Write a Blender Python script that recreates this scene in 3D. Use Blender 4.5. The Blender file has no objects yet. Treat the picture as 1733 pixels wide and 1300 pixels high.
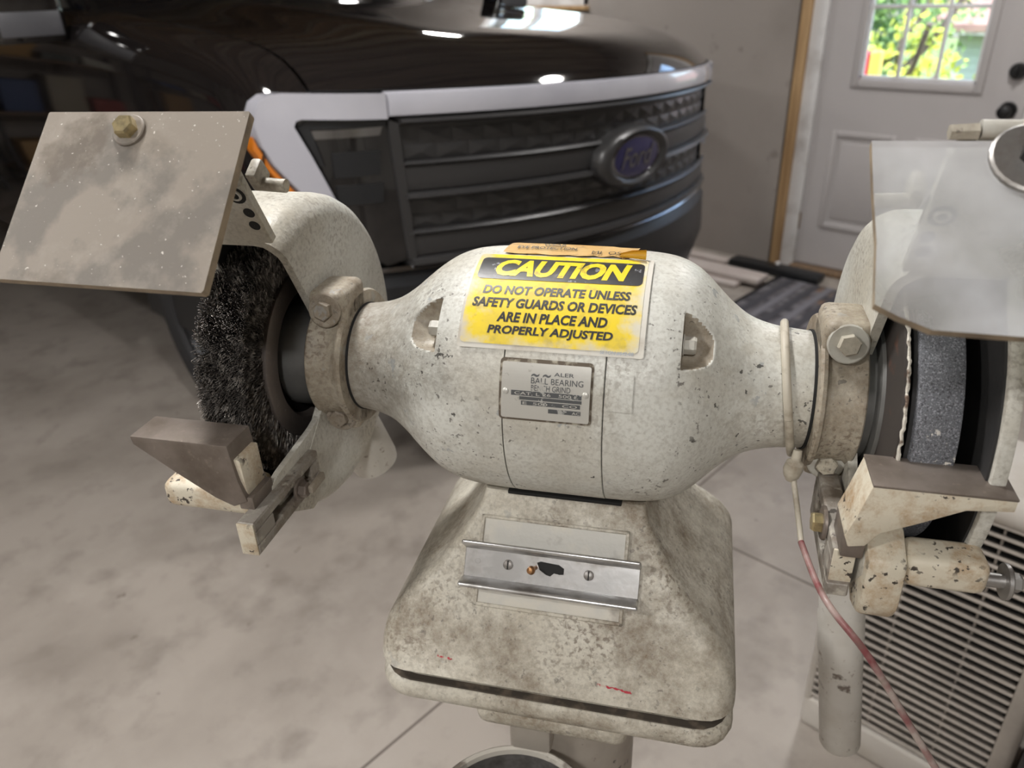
import bpy, bmesh, math, random
from mathutils import Vector, Matrix
R = math.radians
rnd = random.Random(7)
scene = bpy.context.scene
COL = scene.collection

# ------------------------------------------------------------------ camera
CAM = Vector((0.0, 0.0, 1.45))
PITCH, ROLL, YAW = R(27.645), R(-2.013), R(46.0)
fwd = Vector((math.sin(YAW) * math.cos(PITCH), math.cos(YAW) * math.cos(PITCH), -math.sin(PITCH)))
right0 = Vector((math.cos(YAW), -math.sin(YAW), 0))
up0 = right0.cross(fwd)
right = right0 * math.cos(ROLL) + up0 * math.sin(ROLL)
up = up0 * math.cos(ROLL) - right0 * math.sin(ROLL)
cd = bpy.data.cameras.new('camera'); cam = bpy.data.objects.new('camera', cd); COL.objects.link(cam)
m = Matrix((right, up, -fwd)).transposed().to_4x4(); m.translation = CAM
cam.matrix_world = m
cd.sensor_width = 36.0; cd.sensor_fit = 'HORIZONTAL'; cd.lens = 36.0 * 1300.0 / 1733.0
cd.clip_start = 0.01; cd.clip_end = 200
cd.dof.use_dof = True; cd.dof.focus_distance = 0.56; cd.dof.aperture_fstop = 7.5
scene.camera = cam

# ------------------------------------------------------------------ world, exposure
w = bpy.data.worlds.new('sky'); scene.world = w; w.use_nodes = True
nt = w.node_tree
sky = nt.nodes.new('ShaderNodeTexSky'); sky.sky_type = 'NISHITA'; sky.sun_disc = False
sky.sun_elevation = R(50); sky.sun_rotation = R(200); sky.air_density = 1.0; sky.dust_density = 2.0
bg = nt.nodes['Background']; nt.links.new(sky.outputs[0], bg.inputs[0]); bg.inputs[1].default_value = 0.9
sl = bpy.data.lights.new('sun', 'SUN'); sl.energy = 8.0; sl.angle = R(2); sl.color = (1.0, 0.95, 0.85)
so = bpy.data.objects.new('sun', sl); COL.objects.link(so); so.rotation_euler = (R(40), 0, R(-150)); so.location = (8, -4, 9)
vs = scene.view_settings
vs.view_transform = 'Standard'; vs.look = 'None'; vs.gamma = 1.0; vs.use_curve_mapping = False; vs.exposure = 0.28
CEIL_POWER = 128.0

# ------------------------------------------------------------------ materials
def lin(c):
    return tuple(((v / 255) / 12.92 if v / 255 <= 0.04045 else ((v / 255 + 0.055) / 1.055) ** 2.4) for v in c)

def M(name, col, rough=0.5, metal=0.0, layers=(), bump=(), coat=0.0, emit=None, spec=0.5, alpha_fac=None):
    ma = bpy.data.materials.new(name); ma.use_nodes = True
    n = ma.node_tree.nodes; l = ma.node_tree.links
    b = n['Principled BSDF']
    b.inputs['Roughness'].default_value = rough; b.inputs['Metallic'].default_value = metal
    b.inputs['Coat Weight'].default_value = coat; b.inputs['Specular IOR Level'].default_value = spec
    b.inputs['Coat Roughness'].default_value = 0.04
    if emit:
        b.inputs['Emission Color'].default_value = (*emit[0], 1); b.inputs['Emission Strength'].default_value = emit[1]
    tc = n.new('ShaderNodeTexCoord')
    def noise(scale, detail=4.0, stretch=None, rough_=0.55, off=0.0):
        mp = n.new('ShaderNodeMapping'); l.new(tc.outputs['Object'], mp.inputs[0])
        if stretch: mp.inputs['Scale'].default_value = stretch
        mp.inputs['Location'].default_value = (off, off * 0.7, off * 1.3)
        t = n.new('ShaderNodeTexNoise'); l.new(mp.outputs[0], t.inputs['Vector'])
        t.inputs['Scale'].default_value = scale; t.inputs['Detail'].default_value = detail; t.inputs['Roughness'].default_value = rough_
        return t.outputs[0]
    def rng(sock, lo, hi, a=0.0, bb=1.0):
        r = n.new('ShaderNodeMapRange'); l.new(sock, r.inputs[0])
        r.inputs[1].default_value = lo; r.inputs[2].default_value = hi; r.inputs[3].default_value = a; r.inputs[4].default_value = bb
        return r.outputs[0]
    def mul(a, c):
        x = n.new('ShaderNodeMath'); x.operation = 'MULTIPLY'; l.new(a, x.inputs[0])
        if hasattr(c, 'is_output'): l.new(c, x.inputs[1])
        else: x.inputs[1].default_value = c
        return x.outputs[0]
    cur = None; rcur = None
    for i, L in enumerate(layers):
        f = rng(noise(L['s'], L.get('d', 4), L.get('st'), L.get('r', 0.55), off=i * 3.7 + L.get('o', 0)), L['lo'], L['hi'])
        if 'm' in L:
            f = mul(f, rng(noise(L['m'][0], 3, None, 0.5, off=i * 5.1 + 1.3), L['m'][1], L['m'][2]))
        if 'axis' in L:     # wear and tone that follow one side of the thing: (axis, lo, hi)
            sp = n.new('ShaderNodeSeparateXYZ'); l.new(tc.outputs['Object'], sp.inputs[0])
            ax = rng(sp.outputs[L['axis'][0]], L['axis'][1], L['axis'][2])
            a2 = n.new('ShaderNodeMath'); a2.operation = 'MULTIPLY_ADD'
            l.new(f, a2.inputs[0]); a2.inputs[1].default_value = 0.9; l.new(ax, a2.inputs[2])
            f = rng(a2.outputs[0], *L.get('ar', (0.75, 1.15)))
        f = mul(f, L.get('k', 1.0))
        mx = n.new('ShaderNodeMix'); mx.data_type = 'RGBA'
        l.new(f, mx.inputs[0])
        if cur is None: mx.inputs[6].default_value = (*col, 1)
        else: l.new(cur, mx.inputs[6])
        mx.inputs[7].default_value = (*L['c'], 1)
        cur = mx.outputs[2]
        if 'rg' in L:
            mr = n.new('ShaderNodeMix'); mr.data_type = 'FLOAT'; l.new(f, mr.inputs[0])
            if rcur is None: mr.inputs[2].default_value = rough
            else: l.new(rcur, mr.inputs[2])
            mr.inputs[3].default_value = L['rg']; rcur = mr.outputs[0]
    if cur is None: b.inputs['Base Color'].default_value = (*col, 1)
    else: l.new(cur, b.inputs['Base Color'])
    if rcur is not None: l.new(rcur, b.inputs['Roughness'])
    prev = None
    for (s, st, dist) in bump:
        bp = n.new('ShaderNodeBump'); bp.inputs['Strength'].default_value = st; bp.inputs['Distance'].default_value = dist
        l.new(noise(s, 5), bp.inputs['Height'])
        if prev is not None: l.new(prev, bp.inputs['Normal'])
        prev = bp.outputs[0]
    if prev is not None: l.new(prev, b.inputs['Normal'])
    if alpha_fac:           # dusty clear plate: part see-through, part dust
        tr = n.new('ShaderNodeBsdfTransparent'); tr.inputs[0].default_value = (0.9, 0.92, 0.9, 1)
        mxs = n.new('ShaderNodeMixShader')
        l.new(rng(noise(alpha_fac[0], 4), 0.3, 0.7, alpha_fac[1], alpha_fac[2]), mxs.inputs[0])
        l.new(tr.outputs[0], mxs.inputs[1]); l.new(b.outputs[0], mxs.inputs[2])
        l.new(mxs.outputs[0], n['Material Output'].inputs[0])
    return ma

GRIME = (0.20, 0.155, 0.105)
def cream(name, base=(0.66, 0.66, 0.61), grime=0.55, chips=1.0, glo=0.47, ghi=0.72, extra=()):
    return M(name, base, 0.42, 0, [
        dict(c=(0.50, 0.45, 0.35), s=9, lo=0.44, hi=0.66, k=0.55),
        dict(c=GRIME, s=13, lo=glo, hi=ghi, k=min(1, grime * 1.1), rg=0.7, d=11, r=0.8),
        dict(c=(0.16, 0.12, 0.085), s=260, lo=0.50, hi=0.62, k=min(1, 0.6 * grime + 0.25), m=(11, 0.45, 0.62), d=4),
        *extra,
        dict(c=(0.30, 0.28, 0.24), s=340, lo=0.46, hi=0.66, k=0.30, d=3),
        dict(c=(0.09, 0.08, 0.07), s=220, lo=0.63, hi=0.66, k=0.75 * min(1, chips + .3), m=(18, 0.47, 0.56), d=3),
        dict(c=(0.33, 0.35, 0.36), s=60, lo=0.645, hi=0.655, k=0.7 * chips, m=(14, 0.52, 0.56), d=6),
        dict(c=(0.04, 0.037, 0.034), s=130, lo=0.665, hi=0.68, k=0.85 * chips, m=(12, 0.46, 0.54), d=4),
        dict(c=(0.045, 0.042, 0.04), s=60, lo=0.715, hi=0.725, k=0.9 * chips, d=6),
    ], [(75, 0.35, 0.003), (320, 0.25, 0.001)])
NECK = (dict(c=(0.17, 0.125, 0.08), s=110, lo=0.30, hi=0.78, axis=(0, -0.075, -0.20), ar=(0.5, 1.6), k=0.95, d=8, r=0.75), dict(c=(0.26, 0.20, 0.12), s=60, lo=0.30, hi=0.85, axis=(0, 0.085, 0.30), ar=(0.5, 1.5), k=0.7, d=8, r=0.7),
        dict(c=(0.20, 0.155, 0.10), s=80, lo=0.30, hi=0.8, axis=(2, 1.1693 - 0.035, 1.1693 - 0.15), ar=(0.5, 1.5), k=0.75, d=8, r=0.7))  # brown tone grows towards the underside of the motor
m_cream = cream('cream_paint', (0.66, 0.665, 0.62), 0.42, 1.0, 0.50, 0.74, NECK)
m_base = cream('cream_paint_dirty', (0.61, 0.58, 0.50), 0.9, 0.4, 0.44, 0.64)
m_guard = cream('cream_paint_guard', (0.60, 0.595, 0.545), 0.4, 0.08, 0.47, 0.78)
m_collar = cream('cream_paint_collar', (0.44, 0.395, 0.32), 0.9, 0.6, 0.40, 0.62)
m_rest = M('chipped_rest_paint', (0.62, 0.57, 0.46), 0.5, 0, [
    dict(c=(0.36, 0.22, 0.10), s=34, lo=0.46, hi=0.64, k=0.8, d=8, r=0.75), dict(c=(0.05, 0.04, 0.032), s=190, lo=0.60, hi=0.62, m=(30, 0.45, 0.55), d=5),
    dict(c=(0.07, 0.057, 0.046), s=55, lo=0.69, hi=0.70, k=0.95, d=7)], [(110, 0.3, 0.003)])
m_restmetal = M('worn_rest_steel', (0.24, 0.205, 0.18), 0.42, 0.5, [
    dict(c=(0.11, 0.085, 0.065), s=24, lo=0.4, hi=0.68, k=0.8, rg=0.6), dict(c=(0.33, 0.28, 0.23), s=200, lo=0.6, hi=0.75, k=0.5)], [(160, 0.15, 0.002)])
m_arm = M('worn_arm_paint', (0.34, 0.315, 0.28), 0.5, 0.1, [dict(c=(0.15, 0.115, 0.085), s=26, lo=0.47, hi=0.62, k=0.85, d=7, r=0.7), dict(c=(0.55, 0.52, 0.45), s=70, lo=0.58, hi=0.66, k=0.7, d=6), dict(c=(0.05, 0.04, 0.035), s=90, lo=0.63, hi=0.66, k=0.8)], [(120, 0.25, 0.002)])
m_inside = M('sooty_black', (0.016, 0.016, 0.017), 0.75, 0, [dict(c=(0.035, 0.033, 0.032), s=25, lo=0.4, hi=0.8)], [(60, 0.2, 0.003)])
m_dark = M('dark_gap', (0.012, 0.012, 0.012), 0.8)
m_steel = M('dull_steel', (0.42, 0.41, 0.40), 0.38, 0.85, [dict(c=(0.16, 0.14, 0.12), s=45, lo=0.45, hi=0.7, k=0.8, rg=0.6)], [(200, 0.15, 0.001)])
m_bright = M('bright_channel_steel', (0.62, 0.62, 0.62), 0.3, 0.9, [dict(c=(0.2, 0.18, 0.16), s=35, lo=0.48, hi=0.7, k=0.75, rg=0.55)], [(150, 0.1, 0.001)])
m_platepaint = M('switch_plate_paint', (0.55, 0.54, 0.50), 0.4, 0.0, [dict(c=(0.62, 0.59, 0.52), s=28, lo=0.45, hi=0.6), dict(c=(0.14, 0.11, 0.09), s=26, lo=0.6, hi=0.72, k=0.85)], [(140, 0.15, 0.002)])
m_flange = M('brown_steel_flange', (0.17, 0.145, 0.13), 0.5, 0.5, [dict(c=(0.27, 0.24, 0.22), s=300, lo=0.6, hi=0.75, k=0.5)], [(250, 0.15, 0.001)])
m_hub = M('grey_hub', (0.15, 0.15, 0.145), 0.55, 0.3, [dict(c=(0.08, 0.08, 0.078), s=30, lo=0.4, hi=0.7, k=0.7)])
m_wire = M('brush_wire', (0.10, 0.09, 0.082), 0.42, 0.45, [dict(c=(0.42, 0.39, 0.36), s=150, lo=0.48, hi=0.66, d=3)])  # pale noise layer paints glints onto the wires
m_core = M('brush_core', (0.009, 0.008, 0.008), 1.0, spec=0.1)
m_stone = M('grinding_stone', (0.13, 0.135, 0.15), 0.85, 0, [
    dict(c=(0.30, 0.31, 0.34), s=900, lo=0.52, hi=0.66, d=2), dict(c=(0.04, 0.04, 0.045), s=700, lo=0.55, hi=0.65, d=2, k=0.8),
    dict(c=(0.75, 0.72, 0.66), s=260, lo=0.60, hi=0.64, d=4, m=(30, 0.52, 0.6))], [(800, 0.4, 0.001)])
m_rust = M('rusty_disc', (0.05, 0.042, 0.038), 0.7, 0.2, [dict(c=(0.15, 0.06, 0.035), s=35, lo=0.58, hi=0.7)])
m_ragged = M('ragged_paint_edge', (0.60, 0.57, 0.50), 0.6, 0, [dict(c=(0.16, 0.11, 0.08), s=70, lo=0.55, hi=0.62)], [(200, 0.6, 0.004)])
m_shield = M('dusty_shield', (0.235, 0.203, 0.168), 0.55, 0.0, [
    dict(c=(0.12, 0.107, 0.092), s=13, lo=0.50, hi=0.57, k=0.75, d=6), dict(c=(0.10, 0.075, 0.052), s=17, lo=0.58, hi=0.64, k=0.6, d=5, o=5),
    dict(c=(0.33, 0.295, 0.25), s=30, lo=0.50, hi=0.72, k=0.55, d=8, r=0.7), dict(c=(0.7, 0.66, 0.6), s=420, lo=0.71, hi=0.74, k=0.8, d=2)], [(220, 0.1, 0.001)])
m_edge = M('shield_edge', (0.33, 0.26, 0.18), 0.6, 0, [dict(c=(0.18, 0.14, 0.10), s=60, lo=0.4, hi=0.7)], [(150, 0.3, 0.002)])
m_glass = M('hazy_clear_plate', (0.70, 0.70, 0.72), 0.24, 0, [
    dict(c=(0.74, 0.75, 0.80), s=16, lo=0.5, hi=0.66, k=0.8, d=6), dict(c=(0.42, 0.40, 0.38), s=11, lo=0.52, hi=0.68, k=0.7, o=9)], [(60, 0.04, 0.001)], alpha_fac=(8, 0.12, 0.74))
m_brass = M('brass', (0.42, 0.22, 0.10), 0.38, 0.8)
m_zinc = M('yellow_zinc', (0.55, 0.46, 0.26), 0.32, 0.85, [dict(c=(0.25, 0.21, 0.14), s=150, lo=0.5, hi=0.7, k=0.7)])
m_boltpaint = cream('bolt_paint', (0.50, 0.47, 0.40), 0.6, 0.6)
m_boltdirty = cream('bolt_paint_dirty', (0.34, 0.30, 0.25), 0.8, 0.6, 0.38, 0.6)
m_washer = M('washer_painted', (0.55, 0.54, 0.49), 0.5, 0, [dict(c=GRIME, s=40, lo=0.45, hi=0.7, k=0.6)], [(140, 0.2, 0.002)])
m_label = M('label_white', (0.62, 0.60, 0.54), 0.5, 0, [dict(c=(0.33, 0.27, 0.19), s=40, lo=0.5, hi=0.72, k=0.7, d=6)], [(90, 0.05, 0.001)])
m_yellow = M('label_yellow', (0.80, 0.60, 0.012), 0.5, 0, [
    dict(c=(0.40, 0.30, 0.06), s=110, lo=0.52, hi=0.7, k=0.6, d=4), dict(c=(0.52, 0.40, 0.10), s=24, lo=0.5, hi=0.75, k=0.5),
    dict(c=(0.64, 0.61, 0.50), s=60, lo=0.2, hi=0.8, axis=(0, 0.036, 0.066), d=6), dict(c=(0.58, 0.53, 0.42), s=60, lo=0.2, hi=0.8, axis=(0, -0.049, -0.083), d=6),
    dict(c=(0.62, 0.58, 0.46), s=60, lo=0.2, hi=0.8, axis=(2, 1.1693 + 0.069, 1.1693 + 0.048), d=6)], [(90, 0.05, 0.001)])
m_yelltext = M('label_yellow_print', (0.80, 0.61, 0.02), 0.35, 0, [dict(c=(0.30, 0.22, 0.05), s=130, lo=0.57, hi=0.68, k=0.7)])
m_black = M('label_black', (0.022, 0.022, 0.024), 0.38, 0, [dict(c=(0.30, 0.31, 0.34), s=160, lo=0.62, hi=0.66, k=0.8, m=(30, 0.45, 0.6)), dict(c=(0.12, 0.11, 0.09), s=40, lo=0.5, hi=0.7, k=0.5)], [(200, 0.08, 0.001)])
m_print = M('label_black_print', (0.03, 0.03, 0.032), 0.4, 0, [dict(c=(0.35, 0.35, 0.33), s=60, lo=0.3, hi=0.9, axis=(2, 1.1693 + 0.066, 1.1693 + 0.05), k=0.8), dict(c=(0.30, 0.26, 0.12), s=200, lo=0.63, hi=0.68, k=0.6)])
m_faint = M('faded_print', (0.40, 0.43, 0.46), 0.5)
m_orange = M('torn_label_tan', (0.55, 0.33, 0.10), 0.5, 0, [dict(c=(0.62, 0.42, 0.18), s=30, lo=0.4, hi=0.7), dict(c=(0.25, 0.14, 0.05), s=90, lo=0.58, hi=0.7, k=0.7)])
m_name = M('nameplate', (0.56, 0.55, 0.51), 0.35, 0.25, [dict(c=(0.25, 0.23, 0.20), s=90, lo=0.6, hi=0.68, k=0.8)], [(150, 0.12, 0.001)])
m_nameink = M('nameplate_ink', (0.10, 0.105, 0.11), 0.4, 0.2, [dict(c=(0.45, 0.45, 0.43), s=120, lo=0.60, hi=0.63, d=5)])
m_red = M('red_marker', (0.45, 0.03, 0.05), 0.6, 0, [dict(c=(0.55, 0.45, 0.38), s=160, lo=0.5, hi=0.56)])
m_cord = M('painted_cord', (0.50, 0.46, 0.38), 0.5, 0, [dict(c=GRIME, s=60, lo=0.5, hi=0.7, k=0.7)])
m_redcord = M('faded_red_cord', (0.20, 0.055, 0.06), 0.4, 0, [dict(c=(0.38, 0.32, 0.29), s=26, lo=0.40, hi=0.58, d=5), dict(c=(0.15, 0.11, 0.09), s=100, lo=0.55, hi=0.7, k=0.6)])
m_pot = M('pot_enamel', (0.56, 0.53, 0.47), 0.4, 0, [dict(c=(0.12, 0.09, 0.07), s=34, lo=0.5, hi=0.6, k=0.8, d=6)], [(80, 0.2, 0.002)])
m_potin = M('pot_inside_tin', (0.30, 0.29, 0.28), 0.35, 0.6, [dict(c=(0.10, 0.09, 0.08), s=30, lo=0.42, hi=0.62, k=0.85, rg=0.6)], [(60, 0.2, 0.002)])
m_column = M('column_paint', (0.42, 0.38, 0.33), 0.5, 0, [dict(c=(0.26, 0.21, 0.17), s=12, lo=0.45, hi=0.7, k=0.7), dict(c=(0.08, 0.07, 0.06), s=70, lo=0.66, hi=0.69)], [(90, 0.2, 0.002)])
m_pipe = M('chute_pipe_paint', (0.60, 0.58, 0.54), 0.5, 0, [dict(c=(0.40, 0.36, 0.30), s=14, lo=0.45, hi=0.7, k=0.7), dict(c=(0.12, 0.09, 0.07), s=36, lo=0.64, hi=0.68, k=0.9, d=5), dict(c=(0.25, 0.2, 0.16), s=120, lo=0.64, hi=0.7, k=0.8)], [(60, 0.2, 0.003)])
# setting
m_floor = M('concrete_floor', (0.37, 0.33, 0.292), 0.5, 0, [
    dict(c=(0.25, 0.218, 0.19), s=1.6, lo=0.42, hi=0.64, k=0.9, d=7), dict(c=(0.45, 0.41, 0.37), s=3.5, lo=0.5, hi=0.75, k=0.55, d=7, r=0.65),
    dict(c=(0.17, 0.145, 0.125), s=9, lo=0.52, hi=0.72, k=0.5, d=7), dict(c=(0.10, 0.08, 0.065), s=22, lo=0.70, hi=0.76, k=0.6, d=4)], [(30, 0.05, 0.004)])
m_conc = M('concrete_wall', (0.34, 0.305, 0.28), 0.8, 0, [
    dict(c=(0.20, 0.175, 0.155), s=1.4, lo=0.42, hi=0.7, k=0.65, d=5), dict(c=(0.34, 0.315, 0.295), s=2.6, lo=0.52, hi=0.75, k=0.5, st=(1, 1.6, 0.35)),
    dict(c=(0.15, 0.13, 0.115), s=9, lo=0.66, hi=0.74, k=0.5)], [(14, 0.15, 0.01)])
m_drywall = M('drywall_paint', (0.66, 0.63, 0.58), 0.8, 0, [dict(c=(0.44, 0.41, 0.37), s=1.2, lo=0.4, hi=0.7)])
m_ceil = M('ceiling_board', (0.42, 0.34, 0.26), 0.8, 0, [dict(c=(0.20, 0.15, 0.11), s=1.5, lo=0.4, hi=0.7, st=(1, 6, 1))])
m_wood = M('jamb_pine', (0.50, 0.33, 0.17), 0.55, 0, [dict(c=(0.33, 0.20, 0.095), s=5, lo=0.42, hi=0.66, st=(8, 8, 0.5), d=6)], [(30, 0.05, 0.002)])
m_darkwood = M('stained_wood', (0.22, 0.14, 0.08), 0.5, 0, [dict(c=(0.12, 0.08, 0.05), s=6, lo=0.4, hi=0.7, st=(8, 8, 0.5))])
m_white = M('white_trim', (0.78, 0.77, 0.77), 0.45, 0, [dict(c=(0.48, 0.45, 0.43), s=6, lo=0.5, hi=0.75)])
m_door = M('door_paint', (0.50, 0.475, 0.475), 0.45, 0, [dict(c=(0.42, 0.40, 0.40), s=2, lo=0.45, hi=0.7, k=0.6)])
m_blackmetal = M('black_hardware', (0.015, 0.015, 0.016), 0.35, 0.3)
m_mat = M('door_mat_weave', (0.115, 0.105, 0.115), 0.95, 0, [dict(c=(0.055, 0.052, 0.06), s=9, lo=0.46, hi=0.56, st=(0.6, 2.2, 1)), dict(c=(0.19, 0.18, 0.195), s=9, lo=0.5, hi=0.6, st=(2.2, 0.6, 1), k=0.7), dict(c=(0.26, 0.14, 0.07), s=4, lo=0.62, hi=0.7, k=0.7)], [(90, 0.4, 0.006)])
m_crack = M('floor_joint', (0.13, 0.11, 0.095), 0.9)
m_glasspane = bpy.data.materials.new('window_glass'); m_glasspane.use_nodes = True
_n = m_glasspane.node_tree.nodes; _l = m_glasspane.node_tree.links
_t = _n.new('ShaderNodeBsdfTransparent'); _g = _n.new('ShaderNodeBsdfGlossy'); _g.inputs['Roughness'].default_value = 0.02
_x = _n.new('ShaderNodeMixShader'); _x.inputs[0].default_value = 0.07
_l.new(_t.outputs[0], _x.inputs[1]); _l.new(_g.outputs[0], _x.inputs[2]); _l.new(_x.outputs[0], _n['Material Output'].inputs[0])

# ------------------------------------------------------------------ mesh helpers
OFF = Vector((0, 0, 0))
def mk(name, verts, faces, mat, parent=None, smooth=False, mats=None, fmat=None, sharp=None):
    me = bpy.data.meshes.new(name)
    o3 = OFF
    me.from_pydata([(v[0] + o3.x, v[1] + o3.y, v[2] + o3.z) for v in verts], [], faces)
    for mm in (mats or [mat]): me.materials.append(mm)
    if fmat:
        for i, k in enumerate(fmat): me.polygons[i].material_index = k
    if smooth: me.polygons.foreach_set('use_smooth', [True] * len(me.polygons))
    bm = bmesh.new(); bm.from_mesh(me)
    bmesh.ops.remove_doubles(bm, verts=bm.verts, dist=1e-6)
    bmesh.ops.recalc_face_normals(bm, faces=bm.faces)
    if smooth:
        for e in bm.edges:
            if len(e.link_faces) == 2 and e.calc_face_angle(0) > R(sharp or 38): e.smooth = False
    bm.to_mesh(me); bm.free()
    ob = bpy.data.objects.new(name, me); COL.objects.link(ob)
    if parent: ob.parent = parent
    return ob

def frombm(name, bm, mat, parent=None, smooth=False, recalc=True, sharp=None):
    vs_ = [tuple(v.co) for v in bm.verts]; bm.verts.index_update()
    fs = [[v.index for v in f.verts] for f in bm.faces]; bm.free()
    return mk(name, vs_, fs, mat, parent, smooth, sharp=sharp)

def boxbm(lo, hi, bev=0.0, seg=2, mtx=None):
    bm = bmesh.new(); bmesh.ops.create_cube(bm, size=1)
    lo, hi = Vector(lo), Vector(hi); c = (lo + hi) / 2; s = hi - lo
    for v in bm.verts: v.co = Vector((v.co.x * s.x, v.co.y * s.y, v.co.z * s.z)) + c
    if bev: bmesh.ops.bevel(bm, geom=bm.edges[:], offset=bev, segments=seg, affect='EDGES', profile=0.5)
    if mtx: bmesh.ops.transform(bm, matrix=mtx, verts=bm.verts)
    return bm
def box(name, lo, hi, mat, parent=None, bev=0.0, seg=2, mtx=None):
    return frombm(name, boxbm(lo, hi, bev, seg, mtx), mat, parent, smooth=bev > 0)

def revolve(name, prof, mat, parent=None, n=64, t0=0.0, t1=360.0, closed=False, smooth=True, mats=None, pm=None, sharp=None):
    """profile of (x, r) turned about the X axis; angle 0 faces -Y, 90 faces up. closed = profile is a loop."""
    full = abs(t1 - t0) >= 359.9
    k = n if full else n + 1
    vs_, fs, fm = [], [], []
    for i in range(k):
        t = R(t0 + (t1 - t0) * i / n); cy, sz = -math.cos(t), math.sin(t)
        for (x, r) in prof: vs_.append((x, r * cy, r * sz))
    P = len(prof); E_ = P if closed else P - 1
    for i in range(n):
        a, b = i * P, ((i + 1) % k) * P
        for j in range(E_):
            j2 = (j + 1) % P
            fs.append((a + j, a + j2, b + j2, b + j)); fm.append(pm[j] if pm else 0)
    if closed and not full:
        fs.append(tuple(range(P))); fs.append(tuple(range((k - 1) * P, k * P))); fm += [0, 0]
    return mk(name, vs_, fs, mat, parent, smooth, mats=mats, fmat=fm if pm else None, sharp=sharp)

def prism(name, poly, a0, a1, mat, parent=None, axis='x', bev=0.0):
    """polygon of (u,v): axis x -> (y,z); axis y -> (x,z); axis z -> (x,y)"""
    def P(u, v, a): return {'x': (a, u, v), 'y': (u, a, v), 'z': (u, v, a)}[axis]
    n = len(poly)
    bm = bmesh.new()
    A = [bm.verts.new(P(u, v, a0)) for u, v in poly]; B = [bm.verts.new(P(u, v, a1)) for u, v in poly]
    bm.faces.new(A); bm.faces.new(B[::-1])
    for i in range(n): bm.faces.new((A[i], B[i], B[(i + 1) % n], A[(i + 1) % n]))
    bmesh.ops.recalc_face_normals(bm, faces=bm.faces)
    if bev: bmesh.ops.bevel(bm, geom=[e for e in bm.edges if e.calc_face_angle(0) > R(20)], offset=bev, segments=2, affect='EDGES', profile=0.5)
    return frombm(name, bm, mat, parent, smooth=bev > 0)

def tubedata(pts, r, n=8, cap=True):
    pts = [Vector(p) for p in pts]; vs_, fs = [], []
    T = []
    for i in range(len(pts)):
        a = pts[max(0, i - 1)]; b = pts[min(len(pts) - 1, i + 1)]; T.append((b - a).normalized())
    nrm = T[0].orthogonal().normalized()
    for i, p in enumerate(pts):
        nrm = (nrm - T[i] * nrm.dot(T[i])).normalized(); bi = T[i].cross(nrm)
        rr = r[i] if isinstance(r, (list, tuple)) else r
        for k in range(n):
            a = 2 * math.pi * k / n
            vs_.append(p + (nrm * math.cos(a) + bi * math.sin(a)) * rr)
    for i in range(len(pts) - 1):
        for k in range(n):
            k2 = (k + 1) % n
            fs.append((i * n + k, i * n + k2, (i + 1) * n + k2, (i + 1) * n + k))
    if cap:
        fs.append(tuple(range(n))[::-1]); fs.append(tuple(range((len(pts) - 1) * n, len(pts) * n)))
    return vs_, fs
def tube(name, pts, r, mat, parent=None, n=10):
    vs_, fs = tubedata(pts, r, n); return mk(name, vs_, fs, mat, parent, smooth=True, sharp=50)
def smoothpath(pts, sub=8):
    pts = [Vector(p) for p in pts]; out = []
    for i in range(len(pts) - 1):
        p0 = pts[max(0, i - 1)]; p1 = pts[i]; p2 = pts[i + 1]; p3 = pts[min(len(pts) - 1, i + 2)]
        for k in range(sub):
            t = k / sub
            out.append(0.5 * ((2 * p1) + (p2 - p0) * t + (2 * p0 - 5 * p1 + 4 * p2 - p3) * t * t + (-p0 + 3 * p1 - 3 * p2 + p3) * t ** 3))
    return out + [pts[-1]]
def frame(d):
    d = Vector(d).normalized(); u = d.orthogonal().normalized(); return u, d.cross(u), d
def disc_stack(name, pos, d, prof, mat, parent, n=28, rot=0.0, smooth=True):
    """lathe about direction d: prof of (height, radius) from pos"""
    u, v, d = frame(d); pos = Vector(pos); vs_, fs = [], []
    for i in range(n):
        a = 2 * math.pi * i / n + rot
        for (h, r) in prof: vs_.append(pos + d * h + (u * math.cos(a) + v * math.sin(a)) * r)
    P = len(prof)
    for i in range(n):
        a, b = i * P, ((i + 1) % n) * P
        for j in range(P - 1): fs.append((a + j, a + j + 1, b + j + 1, b + j))
    return mk(name, vs_, fs, mat, parent, smooth, sharp=30)
def bolt(pos, d, rh, hh, rw, hw, mh, mw, parent, name='bolt', rot=0.3):
    u, v, dd = frame(d)
    b = disc_stack(name, Vector(pos) + dd * hw, d, [(0, 1e-4), (0, rh), (hh * 0.8, rh), (hh, rh * 0.86), (hh, 1e-4)], mh, parent, n=6, rot=rot, smooth=False)
    if rw: disc_stack('washer', pos, d, [(0, 1e-4), (0, rw), (hw * 0.7, rw), (hw, rw * 0.93), (hw, 1e-4)], mw, b)
    return b
def empty(name, loc=(0, 0, 0), rz=0.0):
    o = bpy.data.objects.new(name, None); COL.objects.link(o); o.location = loc; o.rotation_euler = (0, 0, rz); o.empty_display_size = 0.1
    return o
def tag(o, label, cat, group=None):
    o['label'] = label; o['category'] = cat
    if group: o['group'] = group
    return o
def struct(o): o['kind'] = 'structure'; return o
def stuff(o): o['kind'] = 'stuff'; return o

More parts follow.
